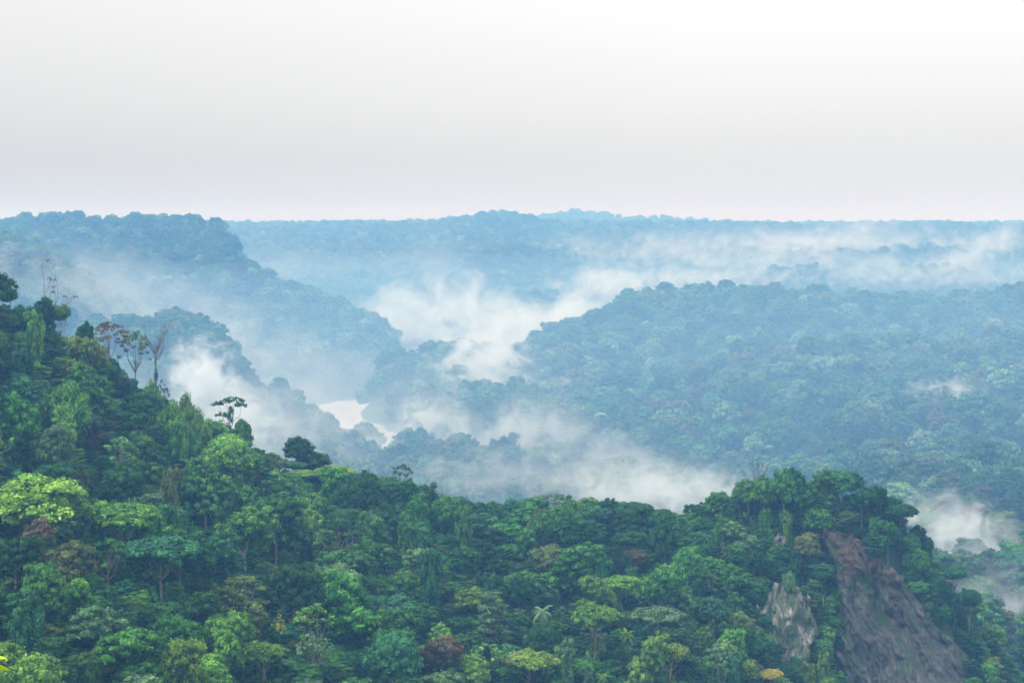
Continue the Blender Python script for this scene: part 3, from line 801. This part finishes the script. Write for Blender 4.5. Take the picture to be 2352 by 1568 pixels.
# labels: colour + form + where on the slope; trees still alike are told apart by order from the left
WORDN = ['zero', 'one', 'two', 'three', 'four', 'five', 'six', 'seven', 'eight', 'nine', 'ten', 'eleven', 'twelve', 'thirteen', 'fourteen', 'fifteen']
ORD = ['', 'leftmost', 'second from left', 'third from left', 'fourth from left', 'fifth from left', 'sixth from left', 'seventh from left', 'eighth from left', 'ninth from left', 'tenth from left', 'eleventh from left', 'twelfth from left']
FORMW = dict(dome='round-crowned', irregular='many-headed', umbrella='umbrella-shaped', tiered='layered', column='slender vine-hung', bigleaf='open broad-leaved', gnarled='flat open-crowned', palm='feathery-topped', bamboo='feathery arching', bare='bare', bush='low')
def where(t_):
    u, v, top = t_['u'], t_['top'], treeline(t_['u'])
    hcell = 'far left' if u < 300 else 'left' if u < 700 else 'centre left' if u < 1050 else 'centre' if u < 1350 else 'centre right' if u < 1680 else 'right'
    if u >= 1680:
        if u < 1920: return 'on the knoll left of the landslide' if v < 1300 else 'below the pale rock patch'
        return 'on the crest above the landslide' if u < 2110 and v < 1260 else 'on the edge right of the landslide'
    if v - top < 45: return 'along the ridge crest, ' + hcell
    if v < 1270: return 'on the upper slope, ' + hcell
    if v < 1420: return 'on the middle slope, ' + hcell
    return 'on the lowest slope, ' + hcell
cells = {}
for t_ in TREES:
    if t_['label'] is None:
        cells.setdefault((t_['col'], t_['kind'], where(t_)), []).append(t_)
for (colr, kind, wh), ts in cells.items():
    ts.sort(key=lambda q: q['u'])
    noun = 'bamboo clump' if kind == 'bamboo' else 'palm' if kind == 'palm' else 'tree'
    for k, t_ in enumerate(ts):
        d_ = f'{colr} {FORMW[kind]} {noun}'
        if len(ts) == 1: t_['label'] = f'{d_} {wh}'
        elif len(ts) == 2: t_['label'] = f'{"left" if k == 0 else "right"} one of two {d_}s {wh}'
        else: t_['label'] = f'{ORD[k + 1] if k < len(ts) - 1 else "rightmost"} of {WORDN[len(ts)]} {d_}s {wh}'
for t_ in TREES:
    tag(t_['e'], t_['label'], t_['cat'], t_['group'] or ('palms on the near slope' if t_['kind'] == 'palm' else 'bamboo clumps on the left ridge' if t_['kind'] == 'bamboo' else 'trees on the near forested slope' if t_['y'] < 800 else None))

# ------------------------------------------------------------------ woods too dense to count: instances inside one object each
lib = bpy.data.collections.new('crown library')
libs = {}
def library(name, kinds, lod):
    c = bpy.data.collections.new(name)
    for k, (kind, seed) in enumerate(kinds):
        cm, _ = make_form(kind, 7000 + 13 * seed + k, lod, M_LEAFI)
        o_ = bpy.data.objects.new(f'{name} {k:02d}', cm); c.objects.link(o_)
    return c
LIB_FAR = library('far crowns', [('dome', 1), ('dome', 2), ('irregular', 3), ('irregular', 4), ('irregular', 5), ('dome', 6), ('dome', 7), ('irregular', 8)], 1)
LIB_NEAR = bpy.data.collections.new('understory crowns')
for k, (kind, vi) in enumerate((('bush', 0), ('bush', 1), ('irregular', 2), ('column', 1), ('dome', 3), ('tiered', 2))):
    me = FORMS[kind][vi][0].copy(); me.materials.clear(); me.materials.append(M_LEAFI)
    o_ = bpy.data.objects.new(f'understory {k}', me); LIB_NEAR.objects.link(o_)

LIB_MID = bpy.data.collections.new('mid crowns')
for k, (kind, vi) in enumerate((('dome', 0), ('irregular', 0), ('irregular', 1), ('dome', 1), ('irregular', 3), ('dome', 2), ('irregular', 4))):
    me = FORMS[kind][vi][0].copy(); me.materials.clear(); me.materials.append(M_LEAFI)
    o_ = bpy.data.objects.new(f'mid crown {k}', me); LIB_MID.objects.link(o_)

def wood(name, pts, scl, tint, coll, label=None):
    n = len(pts)
    me = mesh_np(name, pts, [], None, {'scl': ('FLOAT_VECTOR', scl), 'tint': ('FLOAT_VECTOR', tint), 'rz': ('FLOAT', RNG.random(n) * 6.283)})
    pick = me.attributes.new('pick', 'INT', 'POINT'); pick.data.foreach_set('value', RNG.integers(0, 1000, n).astype(np.int32))
    o_ = obj(name, me)
    g = bpy.data.node_groups.new(name, 'GeometryNodeTree')
    g.interface.new_socket('Geometry', in_out='INPUT', socket_type='NodeSocketGeometry')
    g.interface.new_socket('Geometry', in_out='OUTPUT', socket_type='NodeSocketGeometry')
    gi = g.nodes.new('NodeGroupInput'); go = g.nodes.new('NodeGroupOutput')
    ci = g.nodes.new('GeometryNodeCollectionInfo'); ci.inputs['Collection'].default_value = coll
    ci.inputs['Separate Children'].default_value = True; ci.inputs['Reset Children'].default_value = True
    ip = g.nodes.new('GeometryNodeInstanceOnPoints'); ip.inputs['Pick Instance'].default_value = True
    def na(nm, ty):
        a = g.nodes.new('GeometryNodeInputNamedAttribute'); a.data_type = ty; a.inputs[0].default_value = nm; return a
    cx = g.nodes.new('ShaderNodeCombineXYZ'); r_ = na('rz', 'FLOAT'); g.links.new(r_.outputs[0], cx.inputs[2])
    er = g.nodes.new('FunctionNodeEulerToRotation'); g.links.new(cx.outputs[0], er.inputs[0])
    g.links.new(gi.outputs[0], ip.inputs['Points']); g.links.new(ci.outputs[0], ip.inputs['Instance'])
    g.links.new(na('pick', 'INT').outputs[0], ip.inputs['Instance Index'])
    g.links.new(er.outputs[0], ip.inputs['Rotation']); g.links.new(na('scl', 'FLOAT_VECTOR').outputs[0], ip.inputs['Scale'])
    g.links.new(ip.outputs[0], go.inputs[0])
    md = o_.modifiers.new('scatter', 'NODES'); md.node_group = g
    tag(o_, label, kind='stuff')
    return o_
PAL = np.array([COLS[k] for k in ('dark green', 'mid green', 'blue green', 'olive', 'grey green', 'bright green', 'brownish')])
def tints(n, w=(3.2, 3.2, 2.0, 1.0, 3.0, .12, .5), sc=1.0):
    w = np.array(w, float); w /= w.sum()
    c = PAL[RNG.choice(len(PAL), size=n, p=w)] * (1 + .14 * RNG.normal(size=(n, 1))) * (1 + .07 * RNG.normal(size=(n, 3)))
    return np.clip(c * sc, .008, .5)

# understory of the near slope
n = 7500
u = RNG.uniform(-150, 2450, n); fD = np.interp(u, NR[:, 0], NR[:, 1]); cD = np.interp(u, NR[:, 0], NR[:, 5])
D = RNG.uniform(fD - 60, cD + 50); x = (u - U0) / F * D; z = height(x, D)
s = RNG.uniform(.26, .56, n)
vt = V0 + F * (CH - z - 21 * s) / D
ok = (vt > treeline(u) + 6)
for i in np.nonzero(ok)[0]:
    vb_ = V0 + F * (CH - z[i]) / D[i]
    if any(inpoly(u[i] + a_, v_, P_) for P_ in (SCAR_IN, ROCK_IN) for a_ in (-5, 5) for v_ in (vb_ - 6, vt[i] + 10)): ok[i] = False
k = np.nonzero(ok)[0]
sc3 = np.stack([s * 1.15, s * 1.15, s], 1)[k]
wood('undergrowth', np.stack([x, D, z - .5], 1)[k], sc3, tints(len(k), (3, 4, 2.2, .8, 1, .8, .2)), LIB_NEAR, 'dense undergrowth and small trees between the trees of the near slope')

def far_wood(name, y0, y1, spacing, smin, smax, label, umin=-250, umax=2600, cond=None, sc=1.0, coll=None):
    area = ((umax - umin) / F) * (y1 * y1 - y0 * y0) / 2
    n = int(area / spacing ** 2)
    y = np.sqrt(RNG.uniform(y0 * y0, y1 * y1, n)); u = RNG.uniform(umin, umax, n); x = (u - U0) / F * y
    z = height(x, y)
    ok = z > 2.0
    if cond is not None: ok &= cond(u, y)
    ok &= river_dist(x, y) > river_w(y) + 16
    u, x, y, z = u[ok], x[ok], y[ok], z[ok]
    big = RNG.random(len(x)) < .10
    s = RNG.uniform(smin, smax, len(x)) * np.where(big, RNG.uniform(1.25, 1.75, len(x)), 1.0)
    clump = .5 + .5 * fbm(x, y, 90, 2, 91)
    s = np.minimum(s * np.exp(.18 * RNG.normal(size=len(x))), smax * 1.35)
    sc3 = np.stack([s * 1.08, s * 1.08, s * (.95 + .4 * clump)], 1)
    tt = tints(len(x), sc=sc) * (.75 + .5 * clump[:, None]) * np.exp(.22 * RNG.normal(size=(len(x), 1)))
    tt = tt * .85 + tt.mean(1, keepdims=True) * .15
    wood(name, np.stack([x, y, z - 1], 1), sc3, tt, coll or LIB_FAR, label)
    print(name, len(x))
far_wood('slope_forest', 770, 1450, 12, .55, 1.2, 'hazy trees of the valley side right beyond the near ridge', coll=LIB_MID)
far_wood('valley_forest', 1450, 1800, 12, .6, 1.25, 'hazy forest on the valley floor beyond the near ridge')
far_wood('hill_forest', 1800, 3650, 13, .6, 1.3, 'blue hazy forest covering the hills on both sides of the river')
far_wood('mountain_forest', 3650, 5200, 14, .6, 1.1, 'pale forest on the far mountain and misty low ridges')
far_wood('plateau_forest', 5200, 10200, 21, .6, 1.4, 'faint blue forest of the distant plateau on the skyline', umin=-150, umax=2500)

# ------------------------------------------------------------------ bare faces on the knoll
def face_material(name, kind):
    m, t, o = mat_new(name)
    at = N(t, 'ShaderNodeAttribute', attribute_type='GEOMETRY', attribute_name='fall')   # (across, down the fall line, 0)
    mp = N(t, 'ShaderNodeMapping'); mp.inputs['Scale'].default_value = (1, .30 if kind == 'scar' else .34, 1)
    t.links.new(at.outputs['Vector'], mp.inputs[0])
    n1 = N(t, 'ShaderNodeTexNoise'); n1.inputs['Scale'].default_value = .8 if kind == 'scar' else .42; n1.inputs['Detail'].default_value = 9; n1.inputs['Roughness'].default_value = .68
    t.links.new(mp.outputs[0], n1.inputs['Vector'])
    n2 = N(t, 'ShaderNodeTexNoise'); n2.inputs['Scale'].default_value = .13; n2.inputs['Detail'].default_value = 5
    t.links.new(at.outputs['Vector'], n2.inputs['Vector'])
    n6 = N(t, 'ShaderNodeTexNoise'); n6.inputs['Scale'].default_value = .55; n6.inputs['Detail'].default_value = 10; n6.inputs['Roughness'].default_value = .72
    m6 = N(t, 'ShaderNodeMapping'); m6.inputs['Scale'].default_value = (1, .7, 1); m6.inputs['Location'].default_value = (5, 17, 3)
    t.links.new(at.outputs['Vector'], m6.inputs[0]); t.links.new(m6.outputs[0], n6.inputs['Vector'])
    x6 = N(t, 'ShaderNodeMix'); x6.inputs[0].default_value = .33
    t.links.new(n1.outputs[0], x6.inputs[2]); t.links.new(n6.outputs[0], x6.inputs[3])
    rp = N(t, 'ShaderNodeValToRGB'); c = rp.color_ramp
    st = [(.38, (.016, .017, .016)), (.47, (.036, .037, .035)), (.55, (.064, .064, .060)), (.65, (.14, .137, .128))] if kind == 'scar' else [(.42, (.018, .055, .018)), (.49, (.05, .075, .04)), (.545, (.12, .12, .108)), (.64, (.33, .325, .31))]
    c.elements[0].position = st[0][0]; c.elements[0].color = (*st[0][1], 1); c.elements[1].position = st[-1][0]; c.elements[1].color = (*st[-1][1], 1)
    for p_, q_ in st[1:-1]:
        e = c.elements.new(p_); e.color = (*q_, 1)
    t.links.new(x6.outputs[0], rp.inputs[0]); last = rp.outputs[0]
    if kind == 'scar':
        sp = N(t, 'ShaderNodeSeparateXYZ'); t.links.new(at.outputs['Vector'], sp.inputs[0])
        ad = N(t, 'ShaderNodeMath', operation='MULTIPLY_ADD'); ad.inputs[1].default_value = 22.0
        t.links.new(n2.outputs[0], ad.inputs[0]); t.links.new(sp.outputs[1], ad.inputs[2])
        fr = N(t, 'ShaderNodeMapRange'); fr.inputs[1].default_value = 28; fr.inputs[2].default_value = 38; fr.inputs[3].default_value = 1; fr.inputs[4].default_value = 0
        t.links.new(ad.outputs[0], fr.inputs[0])
        r3 = N(t, 'ShaderNodeValToRGB'); q = r3.color_ramp                # raw brown soil of the upper band
        q.elements[0].position = .3; q.elements[0].color = (.034, .024, .015, 1); q.elements[1].position = .75; q.elements[1].color = (.105, .075, .050, 1)
        t.links.new(n1.outputs[0], r3.inputs[0])
        mxx = rgbmix(t); t.links.new(fr.outputs[0], mxx.inputs[0]); t.links.new(last, mxx.inputs[6]); t.links.new(r3.outputs[0], mxx.inputs[7])
        last = mxx.outputs[2]
        n4 = N(t, 'ShaderNodeTexNoise'); n4.inputs['Scale'].default_value = .22; n4.inputs['Detail'].default_value = 7; n4.inputs['Roughness'].default_value = .7
        m4 = N(t, 'ShaderNodeMapping'); m4.inputs['Scale'].default_value = (1, .35, 1); m4.inputs['Location'].default_value = (31, 7, 0)
        t.links.new(at.outputs['Vector'], m4.inputs[0]); t.links.new(m4.outputs[0], n4.inputs['Vector'])
        f4 = N(t, 'ShaderNodeMapRange'); f4.inputs[1].default_value = .50; f4.inputs[2].default_value = .58; f4.inputs[4].default_value = .8
        t.links.new(n4.outputs[0], f4.inputs[0])
        x4 = rgbmix(t); x4.inputs[7].default_value = (.02, .052, .018, 1)
        t.links.new(f4.outputs[0], x4.inputs[0]); t.links.new(last, x4.inputs[6]); last = x4.outputs[2]
    b = N(t, 'ShaderNodeBsdfPrincipled'); b.inputs['Roughness'].default_value = .92
    bp = N(t, 'ShaderNodeBump'); bp.inputs['Distance'].default_value = 1.2; bp.inputs['Strength'].default_value = .9
    t.links.new(x6.outputs[0], bp.inputs['Height']); t.links.new(bp.outputs[0], b.inputs['Normal'])
    t.links.new(last, b.inputs['Base Color']); t.links.new(b.outputs[0], o.inputs[0])
    return m
def face(name, u0, u1, v0, v1, Dfun, mat, poly, gul, label, seed):
    nu, nv = 230, 250
    uu = np.linspace(u0, u1, nu); vv = np.linspace(v0, v1, nv)
    Uq, Vq = np.meshgrid(uu, vv)
    Dq = Dfun(Uq, Vq)
    # gullies run down and to the right, as the soil slid
    a = (Uq - u0) / 6.5; d = (Vq - v0) / 6.5
    across = a - gul * d * (1 + .25 * fbm(a, d, 30, 2, seed + 21)) + 1.8 * fbm(a, d, 7, 3, seed + 20)
    g1 = 1 - 2 * np.abs(fbm(across, d * .26, 4.2, 4, seed)) ; g2 = fbm(across, d * .35, 11, 3, seed + 5); g3 = fbm(a, d, 2.4, 4, seed + 9)
    led = fbm(a * .4, d, 5, 3, seed + 33)
    Dq = Dq + 3.2 * g1 + 9.0 * g2 + 1.1 * g3 + .9 * np.abs(led) - 4.0
    X = (Uq - U0) / F * Dq; Z = CH - (Vq - V0) / F * Dq
    V = np.stack([X, Dq, Z], -1).reshape(-1, 3)
    ja = 16 * fbm(Uq, Vq, 26, 4, seed + 2); jb = 14 * fbm(Uq, Vq, 22, 4, seed + 4)
    ins = np.array([inpoly(a_, b_, poly) for a_, b_ in zip((Uq + ja).ravel(), (Vq + jb).ravel())]).reshape(Uq.shape)
    i = (np.arange(nv - 1)[:, None] * nu + np.arange(nu - 1)[None])
    keep = ins[:-1, :-1] | ins[1:, 1:] | ins[1:, :-1] | ins[:-1, 1:]
    i = i[keep]
    Q = np.stack([i, i + nu, i + nu + 1, i + 1], -1)
    fall = np.stack([across, d, np.zeros_like(d)], -1).reshape(-1, 3)
    o_ = obj(name, mesh_np(name, V, [Q], mat, {'fall': ('FLOAT_VECTOR', fall)}, smooth=True))
    tag(o_, label, kind='structure')
def groundD(off):
    def f(Uq, Vq):
        # first D at which the slope's surface meets this line of sight
        lo = np.interp(Uq, NR[:, 0], NR[:, 1]) - 30; best = np.full(Uq.shape, np.nan)
        pv_ = None
        for k in range(60):
            D_ = lo + k * 2.4
            z_ = near_z(Uq, D_); v_ = V0 + F * (CH - z_) / D_
            hit = np.isnan(best) & (v_ <= Vq)
            if pv_ is not None:
                fr_ = np.clip((pv_ - Vq) / np.maximum(pv_ - v_, 1e-6), 0, 1)
                best[hit] = (D_ - 2.4 + 2.4 * fr_)[hit]
            else: best[hit] = D_[hit]
            pv_ = v_
        best = np.where(np.isnan(best), 700, best)
        return best - off
    return f
sc_big = (SCAR - SCAR.mean(0)) * 1.10 + SCAR.mean(0)
face('landslide_scar', 1880, 2290, 1190, 1640, groundD(4.5), face_material('slid soil and broken rock', 'scar'), sc_big, .42, 'brown and grey landslide scar streaked down the end of the knoll', 3)
rk_big = (ROCK - ROCK.mean(0)) * 1.15 + ROCK.mean(0)
face('rock_face', 1700, 1900, 1300, 1590, groundD(4.5), face_material('pale mossy rock', 'rock'), rk_big, .03, 'pale rock patch among the trees of the knoll', 19)

# ------------------------------------------------------------------ mist rising from the valleys
def mist_material(dens, scale, cut):
    m, t, o = mat_new('rising mist')
    tcn = N(t, 'ShaderNodeTexCoord')
    ln = N(t, 'ShaderNodeVectorMath', operation='LENGTH'); t.links.new(tcn.outputs['Object'], ln.inputs[0])
    fo = N(t, 'ShaderNodeMapRange', interpolation_type='SMOOTHSTEP'); fo.inputs[1].default_value = 1.0; fo.inputs[2].default_value = .15; fo.inputs[3].default_value = 0; fo.inputs[4].default_value = 1
    t.links.new(ln.outputs['Value'], fo.inputs[0])
    g = N(t, 'ShaderNodeNewGeometry')
    mp = N(t, 'ShaderNodeMapping'); mp.inputs['Scale'].default_value = (.85, .6, 1.0); mp.inputs['Rotation'].default_value = (0, .6, 0)
    t.links.new(g.outputs['Position'], mp.inputs[0])
    nn = N(t, 'ShaderNodeTexNoise'); nn.inputs['Scale'].default_value = scale; nn.inputs['Detail'].default_value = 6; nn.inputs['Roughness'].default_value = .62; nn.inputs['Distortion'].default_value = 1.3
    t.links.new(mp.outputs[0], nn.inputs['Vector'])
    ad = N(t, 'ShaderNodeMath', operation='MULTIPLY_ADD'); ad.inputs[1].default_value = 4.2; ad.inputs[2].default_value = -2.1 - .45 + cut
    t.links.new(nn.outputs[0], ad.inputs[0])
    rv = N(t, 'ShaderNodeMapRange'); rv.inputs[1].default_value = 1.0; rv.inputs[2].default_value = 0.0; rv.inputs[3].default_value = 0; rv.inputs[4].default_value = 1.0
    t.links.new(ln.outputs['Value'], rv.inputs[0])
    a2 = N(t, 'ShaderNodeMath', operation='MULTIPLY_ADD'); a2.inputs[1].default_value = 1.15; t.links.new(rv.outputs[0], a2.inputs[0]); t.links.new(ad.outputs[0], a2.inputs[2])
    th = N(t, 'ShaderNodeMapRange', interpolation_type='SMOOTHSTEP'); th.inputs[1].default_value = 0; th.inputs[2].default_value = 1.25; th.inputs[3].default_value = 0; th.inputs[4].default_value = dens
    t.links.new(a2.outputs[0], th.inputs[0])
    sp = N(t, 'ShaderNodeSeparateXYZ'); t.links.new(tcn.outputs['Object'], sp.inputs[0])
    zz = N(t, 'ShaderNodeMapRange'); zz.inputs[1].default_value = -.5; zz.inputs[2].default_value = .9; zz.inputs[3].default_value = 1.3; zz.inputs[4].default_value = .45
    t.links.new(sp.outputs[2], zz.inputs[0])
    m1 = N(t, 'ShaderNodeMath', operation='MULTIPLY'); t.links.new(th.outputs[0], m1.inputs[0]); t.links.new(zz.outputs[0], m1.inputs[1])
    f2 = N(t, 'ShaderNodeMapRange', interpolation_type='SMOOTHSTEP'); f2.inputs[1].default_value = 1.0; f2.inputs[2].default_value = .7; f2.inputs[3].default_value = 0; f2.inputs[4].default_value = 1
    t.links.new(ln.outputs['Value'], f2.inputs[0])
    mu = N(t, 'ShaderNodeMath', operation='MULTIPLY'); t.links.new(m1.outputs[0], mu.inputs[0]); t.links.new(f2.outputs[0], mu.inputs[1])
    p = N(t, 'ShaderNodeVolumePrincipled'); p.inputs['Color'].default_value = (.88, .95, 1, 1); p.inputs['Absorption Color'].default_value = (0, 0, 0, 1); p.inputs['Anisotropy'].default_value = .2
    t.links.new(mu.outputs[0], p.inputs['Density']); t.links.new(p.outputs[0], o.inputs['Volume'])
    return m
import bmesh
bm = bmesh.new(); bmesh.ops.create_icosphere(bm, subdivisions=3, radius=1.0)
MIST_ME = bpy.data.meshes.new('mist'); bm.to_mesh(MIST_ME); bm.free()
def mist(u, v, D, wu, wv, depth, dens=.03, tilt=0, cut=.0, sc=None, label=None):
    c = unproj(u, v, D); wu *= 1.75; wv *= 1.7; depth *= 1.25
    me = MIST_ME.copy(); me.materials.append(mist_material(1.9 * dens * 60.0 / depth, sc or 2.1 / (min(wu, wv * 1.5) / F * D), cut))
    o_ = obj('mist', me); o_.location = c; o_.scale = (wu / F * D, depth, wv / F * D); o_.rotation_euler = (0, math.radians(tilt), 0)
    tag(o_, label, kind='stuff')
MISTS = [
 (475, 870, 1500, 62, 80, 70, .08, 0, .08, 'white mist puff before the small hill on the left'),
 (565, 950, 1650, 75, 60, 100, .04, 20, .08, 'white mist trailing behind the flat topped tree'),
 (1010, 705, 3650, 145, 75, 200, .05, 0, .02, 'large white mist bank filling the gorge'),
 (930, 755, 3700, 120, 50, 200, .028, 10, .05, 'mist spreading left from the bank in the gorge'),
 (1160, 760, 3350, 170, 55, 160, .05, -10, .15, 'mist bank behind the crest across the river'),
 (1390, 655, 4000, 120, 42, 160, .04, 0, .0, 'mist over the forest behind the right hill'),
 (1122, 840, 2640, 75, 80, 90, .09, 25, .2, 'bright mist plume over the crest across the river'),
 (1160, 890, 2560, 130, 38, 80, .045, 20, .1, 'mist lying in the dip behind the middle ridge'),
 (1450, 862, 2620, 75, 28, 60, .04, -10, .1, 'small mist puff on the right hillside'),
 (1270, 900, 2500, 60, 40, 60, .05, 0, .1, 'mist behind the lone tree'),
 (940, 1030, 2150, 150, 50, 160, .026, 10, .12, 'white mist over the river bend'),
 (1230, 1000, 2000, 80, 110, 120, .018, 35, .02, 'thin wisp rising from the valley'),
 (1090, 990, 2100, 150, 80, 120, .022, 30, .05, 'thin wisp before the middle ridge'),
 (960, 950, 2250, 40, 60, 60, .025, 30, .0, 'narrow wisp left of the middle ridge'),
 (1530, 1128, 1500, 200, 42, 140, .05, 0, .15, 'bright mist bank close behind the ridge'),
 (1250, 1090, 1700, 330, 60, 160, .012, 0, .1, 'pale mist over the valley floor'),
 (1400, 1040, 1900, 200, 70, 160, .014, 30, .05, 'faint veil rising behind the middle of the ridge'),
 (2230, 1260, 1180, 115, 85, 90, .07, 25, .15, 'mist drifting past the end of the knoll'),
 (2330, 1400, 1050, 90, 90, 70, .04, 25, .05, 'low mist beside the right edge'),
 (2160, 905, 2000, 85, 34, 70, .03, -10, .05, 'small mist patch on the right slope'),
 (1750, 600, 4900, 340, 45, 300, .022, 0, .04, 'mist band before the plateau on the right'),
 (2150, 625, 4000, 300, 38, 200, .02, 0, .02, 'mist band between the low ridges on the right'),
 (1600, 638, 3950, 240, 32, 200, .03, 0, .0, 'mist line behind the right hill'),
 (1950, 560, 5600, 450, 44, 300, .025, 0, .05, 'thin mist below the plateau edge'),
 (1500, 580, 5200, 300, 50, 300, .018, 0, .02, 'thin mist below the highest hill of the plateau'),
 (800, 640, 4900, 380, 110, 400, .0045, 0, .2, 'faint mist in the far gorge'),
 (890, 790, 3350, 90, 35, 150, .02, 20, .05, 'mist at the foot of the left mountain'),
 (250, 670, 2700, 300, 90, 200, .007, 10, .25, 'faint mist on the left mountain foot'),
 (640, 850, 2900, 250, 90, 220, .006, 10, .35, 'faint mist above the river on the left'),
 (790, 1030, 2200, 150, 60, 150, .012, 10, .35, 'faint mist over the near river bank'),
 (1300, 725, 3200, 110, 45, 130, .035, -30, .08, 'mist climbing the flank of the right hill'),
 (1100, 960, 2500, 300, 110, 200, .003, 0, .5, 'wide thin veil over the river valley'),
 (500, 960, 1900, 260, 90, 200, .010, 10, .35, 'veil over the valley side behind the left ridge'),
 (1080, 940, 2350, 60, 60, 60, .02, 35, .0, 'ragged wisp on the middle ridge'),
 (1850, 560, 5300, 260, 40, 260, .02, -20, .0, 'ragged wisps under the right end of the plateau'),
 (2250, 575, 4900, 160, 36, 200, .025, -25, .0, 'wisps at the far right below the plateau'),
 (2320, 1440, 980, 110, 110, 70, .018, 10, .25, 'pale mist in the valley at the lower right edge'),
]
for (u_, v_, D_, a_, b_, dp, dn, tl, ct, lab) in MISTS:
    mist(u_, v_, D_, a_, b_, dp, dn, tl, ct, label=lab)

# ------------------------------------------------------------------ the shrub just below the viewpoint, whose tip reaches the frame
def leaf_blade(base, tip, w, roll, nseg=6):
    base, tip = np.array(base, float), np.array(tip, float); d = tip - base; Lb = np.linalg.norm(d); d /= Lb
    side = np.cross(d, (0, 0, 1)); side /= np.linalg.norm(side); upv = np.cross(side, d)
    side = side * math.cos(roll) + upv * math.sin(roll); upv = np.cross(side, d)
    V = []
    for k in range(nseg + 1):
        s_ = k / nseg; ww = w * math.sin(math.pi * min(1, s_ * .93 + .05)) ** .8
        c_ = base + d * Lb * s_ + np.array([0, 0, -.18 * Lb * s_ * s_])
        V += [c_ - side * ww + upv * ww * .35, c_, c_ + side * ww + upv * ww * .35]
    Q = []
    for k in range(nseg):
        for j in (0, 1): Q.append((k * 3 + j, k * 3 + j + 1, k * 3 + j + 4, k * 3 + j + 3))
    return np.array(V), np.array(Q)
sx, sy = -3.18, 11.6
sz = ground_at(sx, sy)
sh = bpy.data.objects.new('shrub', None); COL.objects.link(sh); sh.location = (sx, sy, sz)
tag(sh, 'sprig of glossy yellow green leaves poking in at the lower left edge', 'shrub')
tipz = zat(1492, sy) - sz
rg = np.random.default_rng(2)
T = [tube([(-.25, .1, -.2), (-.18, .05, tipz * .4), (.02, 0, tipz * .8), (.10, 0, tipz)], [.022, .018, .012, .006], 6)]
LV, LQ, o_ = [], [], 0
for (bx, bz, n_) in ((.10, tipz, 9), (.06, tipz - .12, 5), (-.35, tipz - .05, 9), (-.5, tipz - .3, 9), (.0, tipz - .32, 6), (-.8, tipz - .4, 9)):
    if bx < -.2: T.append(tube([(-.12, .03, bz - .55), (bx, .02, bz)], [.012, .006], 5))
    for k in range(n_):
        a_ = k * 2.4 + rg.random() * .5; el = .9 - 1.1 * k / n_; ln_ = .11 + .05 * rg.random()
        v_, q_ = leaf_blade((bx, 0, bz - .012 * k), (bx + ln_ * math.cos(a_) * math.cos(el), ln_ * math.sin(a_) * math.cos(el), bz - .012 * k + ln_ * math.sin(el)), .021, rg.normal() * .5)
        LV.append(v_); LQ.append(q_ + o_); o_ += len(v_)
LV = np.concatenate(LV); LQ = np.concatenate(LQ)
p_ = obj('foliage', mesh_np('glossy leaves', LV, [LQ], M_LEAF, {'leafv': ('FLOAT', np.repeat(rg.random(len(LV) // 21 + 1), 21)[:len(LV)])}, smooth=True), sh); p_.color = (.22, .34, .015, 1)
v_, q_ = merge_tubes(T); p_ = obj('stem', mesh_np('stem', v_, [q_], M_BARK, smooth=True), sh); p_.color = (.12, .11, .06, 1)
